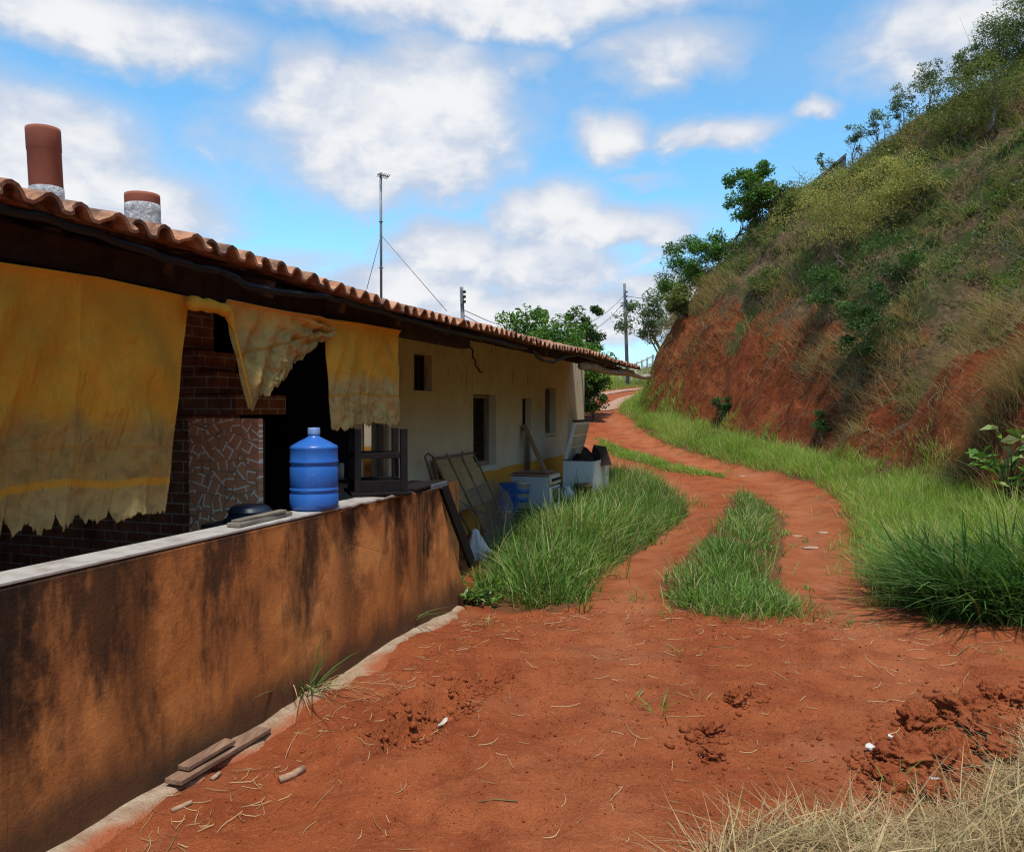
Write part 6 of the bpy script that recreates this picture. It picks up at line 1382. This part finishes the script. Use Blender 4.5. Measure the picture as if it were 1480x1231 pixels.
# grey retaining wall end on the hill crest
g1, g2 = crest(1180), crest(1228)
a_ = g1 + np.array([0, 0.5, 0.50]); b_ = g2 + np.array([0, 0.5, 0.75])
rw = empty("retaining_wall", (a_ + b_) / 2 - np.array([0, 0, 1.0]), 0, "grey concrete wall showing on the crest of the hill", "wall")
c_ = (a_ + b_) / 2 - np.array([0, 0, 1.0]); m = MB()
vs = []
for off in (0.0, 0.3):
    for p, dz in ((a_, 0), (b_, 0), (b_, -2.0), (a_, -2.0)): vs.append(tuple(p + np.array([0.0, off, dz]) - c_))
m.add(vs, [(0, 1, 2, 3), (7, 6, 5, 4), (0, 4, 5, 1), (1, 5, 6, 2), (2, 6, 7, 3), (3, 7, 4, 0)]); m.build("concrete", M_CPOLE, rw)
m = MB(); m.bar(tuple(a_ - c_ + np.array([0, .15, .04])), tuple(b_ - c_ + np.array([0, .15, .04])), 0.4, 0.08); m.build("cap", M_CPOLE, rw)

# ------------------------------------------------------------------ sky with clouds, sun
SUN_EL, SUN_AZ = R(70), R(172)      # azimuth measured from the view direction (+Y) towards +X
w = bpy.data.worlds.new("World"); scene.world = w; w.use_nodes = True; nt = w.node_tree; nt.nodes.clear()
class WT(NT):
    def __init__(s): s.t = nt; s.out = nt.nodes.new("ShaderNodeOutputWorld"); s.tc = nt.nodes.new("ShaderNodeTexCoord")
t = WT()
sky = t.n("ShaderNodeTexSky", sky_type='NISHITA'); sky.sun_disc = False; sky.sun_elevation = SUN_EL; sky.sun_rotation = SUN_AZ; sky.altitude = 700; sky.air_density = 1.0; sky.dust_density = 0.6; sky.ozone_density = 1.6
SKY_K = 0.15
dirv = t.tc.outputs["Generated"]; dx, dy, dz = t.sep(dirv)
az = t.m_('ARCTAN2', dx, dy); el = t.m_('ARCSINE', dz)
n1 = t.noise(t.map(dirv, (1, 1, 1.7)), 5.0, 7, 0.58, 0.3); n2 = t.noise(t.map(dirv, (1, 1, 1.6), (3, 1, 2)), 15, 4, 0.55, 0.2); n3 = t.noise(t.map(dirv, (1, 1, 2.2), (1, 5, 2)), 2.2, 5, 0.55)
def pxang(px, py): d = ray(px, py); d = d / np.linalg.norm(d); return math.atan2(d[0], d[1]), math.asin(d[2])
BL = [(560, 195, 185, 100, 1.0), (620, 150, 120, 80, 1.0), (440, 105, 75, 50, 0.85), (390, 165, 60, 45, 0.55), (790, 320, 95, 55, 0.95), (880, 335, 140, 34, 0.85), (650, 365, 100, 45, 1.0), (760, 390, 150, 50, 0.95), (600, 420, 200, 45, 0.85), (780, 455, 330, 55, 0.9), (960, 425, 120, 50, 0.8), (720, 10, 300, 38, 0.95), (560, 45, 90, 30, 0.6), (140, 25, 200, 45, 1.0), (40, 245, 150, 95, 1.0), (190, 300, 140, 60, 0.85), (420, 375, 120, 30, 0.6), (300, 200, 90, 40, 0.4), (980, 85, 120, 45, 0.72), (890, 200, 50, 34, 0.9), (1030, 197, 100, 24, 0.8), (770, 100, 60, 35, 0.5), (1370, 40, 130, 75, 0.75), (1195, 163, 30, 13, 0.65), (1290, 100, 80, 60, 0.35), (930, 265, 60, 20, 0.5)]
dens = None
wz = t.m_('MULTIPLY', t.m_('SUBTRACT', n1, 0.5), 0.10); wy = t.m_('MULTIPLY', t.m_('SUBTRACT', n2, 0.5), 0.045)
azw = t.m_('ADD', az, wz); elw = t.m_('ADD', el, t.m_('ADD', t.m_('MULTIPLY', wz, -0.6), wy))
for px, py, rx, ry, k in BL:
    a0, e0 = pxang(px, py); ra = rx / F * 1.25; re = ry / F * 1.25
    ddx = t.m_('DIVIDE', t.m_('SUBTRACT', azw, a0), ra); ddy = t.m_('DIVIDE', t.m_('SUBTRACT', elw, e0), re)
    q = t.m_('EXPONENT', t.m_('MULTIPLY', t.m_('ADD', t.m_('MULTIPLY', ddx, ddx), t.m_('MULTIPLY', ddy, ddy)), -1.1)); q = t.m_('MULTIPLY', q, k)
    dens = q if dens is None else t.m_('MAXIMUM', dens, q)
# the rest of the sky carries broken cloud too
rest = t.m_('MULTIPLY', t.smooth(n3, 0.48, 0.68), t.smooth(t.m_('ABSOLUTE', az), 0.62, 0.9))
rest = t.m_('MAXIMUM', rest, t.m_('MULTIPLY', t.smooth(n3, 0.46, 0.66), t.smooth(el, 0.5, 0.75)))
dens = t.m_('MAXIMUM', dens, rest)
dn = t.m_('ADD', dens, t.m_('ADD', t.m_('MULTIPLY', t.m_('SUBTRACT', n2, 0.5), 0.5), t.m_('MULTIPLY', t.m_('SUBTRACT', n1, 0.5), 0.5)))
cover = t.smooth(dn, 0.18, 0.72)
wisp = t.m_('MULTIPLY', t.smooth(n3, 0.40, 0.75), 0.22)
cover = t.m_('MAXIMUM', cover, wisp)
cover = t.m_('MAXIMUM', cover, t.smooth(el, 0.13, -0.02, 0.0, 0.85))
thick = t.smooth(t.m_('ADD', dn, t.m_('MULTIPLY', t.m_('SUBTRACT', n2, 0.5), 0.9)), 0.45, 1.05)
cl_c = t.mix(thick, (0.55, 0.64, 0.80), (0.92, 0.93, 0.95))
skyc = t.mix(1.0, sky.outputs[0], (0.85, 1.36, 1.42), 'MULTIPLY')
b1 = t.n("ShaderNodeBackground"); t.set(b1.inputs[0], skyc); b1.inputs[1].default_value = SKY_K
b2 = t.n("ShaderNodeBackground"); t.set(b2.inputs[0], cl_c); b2.inputs[1].default_value = 0.85
mx = t.n("ShaderNodeMixShader"); t.set(mx.inputs[0], cover); nt.links.new(b1.outputs[0], mx.inputs[1]); nt.links.new(b2.outputs[0], mx.inputs[2]); nt.links.new(mx.outputs[0], t.out.inputs[0])
ld_ = bpy.data.lights.new("sun", 'SUN'); ld_.energy = 3.7; ld_.angle = R(4); ld_.color = (1.0, 0.95, 0.87)
so = bpy.data.objects.new("sun", ld_); COL.objects.link(so)
sv = Vector((math.sin(SUN_AZ) * math.cos(SUN_EL), math.cos(SUN_AZ) * math.cos(SUN_EL), math.sin(SUN_EL)))
so.rotation_euler = sv.to_track_quat('Z', 'Y').to_euler(); so.location = (2, -6, 20)
vs_ = scene.view_settings; scene.display_settings.display_device = 'sRGB'; vs_.view_transform = 'Standard'; vs_.look = 'None'; vs_.exposure = 0.2; vs_.gamma = 1.0
scene.cycles.use_denoising = True; scene.cycles.denoiser = 'OPENIMAGEDENOISE'; scene.cycles.denoising_input_passes = 'RGB_ALBEDO_NORMAL'; scene.cycles.denoising_prefilter = 'NONE'; scene.cycles.use_adaptive_sampling = False; scene.cycles.pixel_filter_type = 'BLACKMAN_HARRIS'; scene.cycles.filter_width = 1.2; scene.cycles.sample_clamp_indirect = 4.0
scene.cycles.max_bounces = 6; scene.cycles.transparent_max_bounces = 4
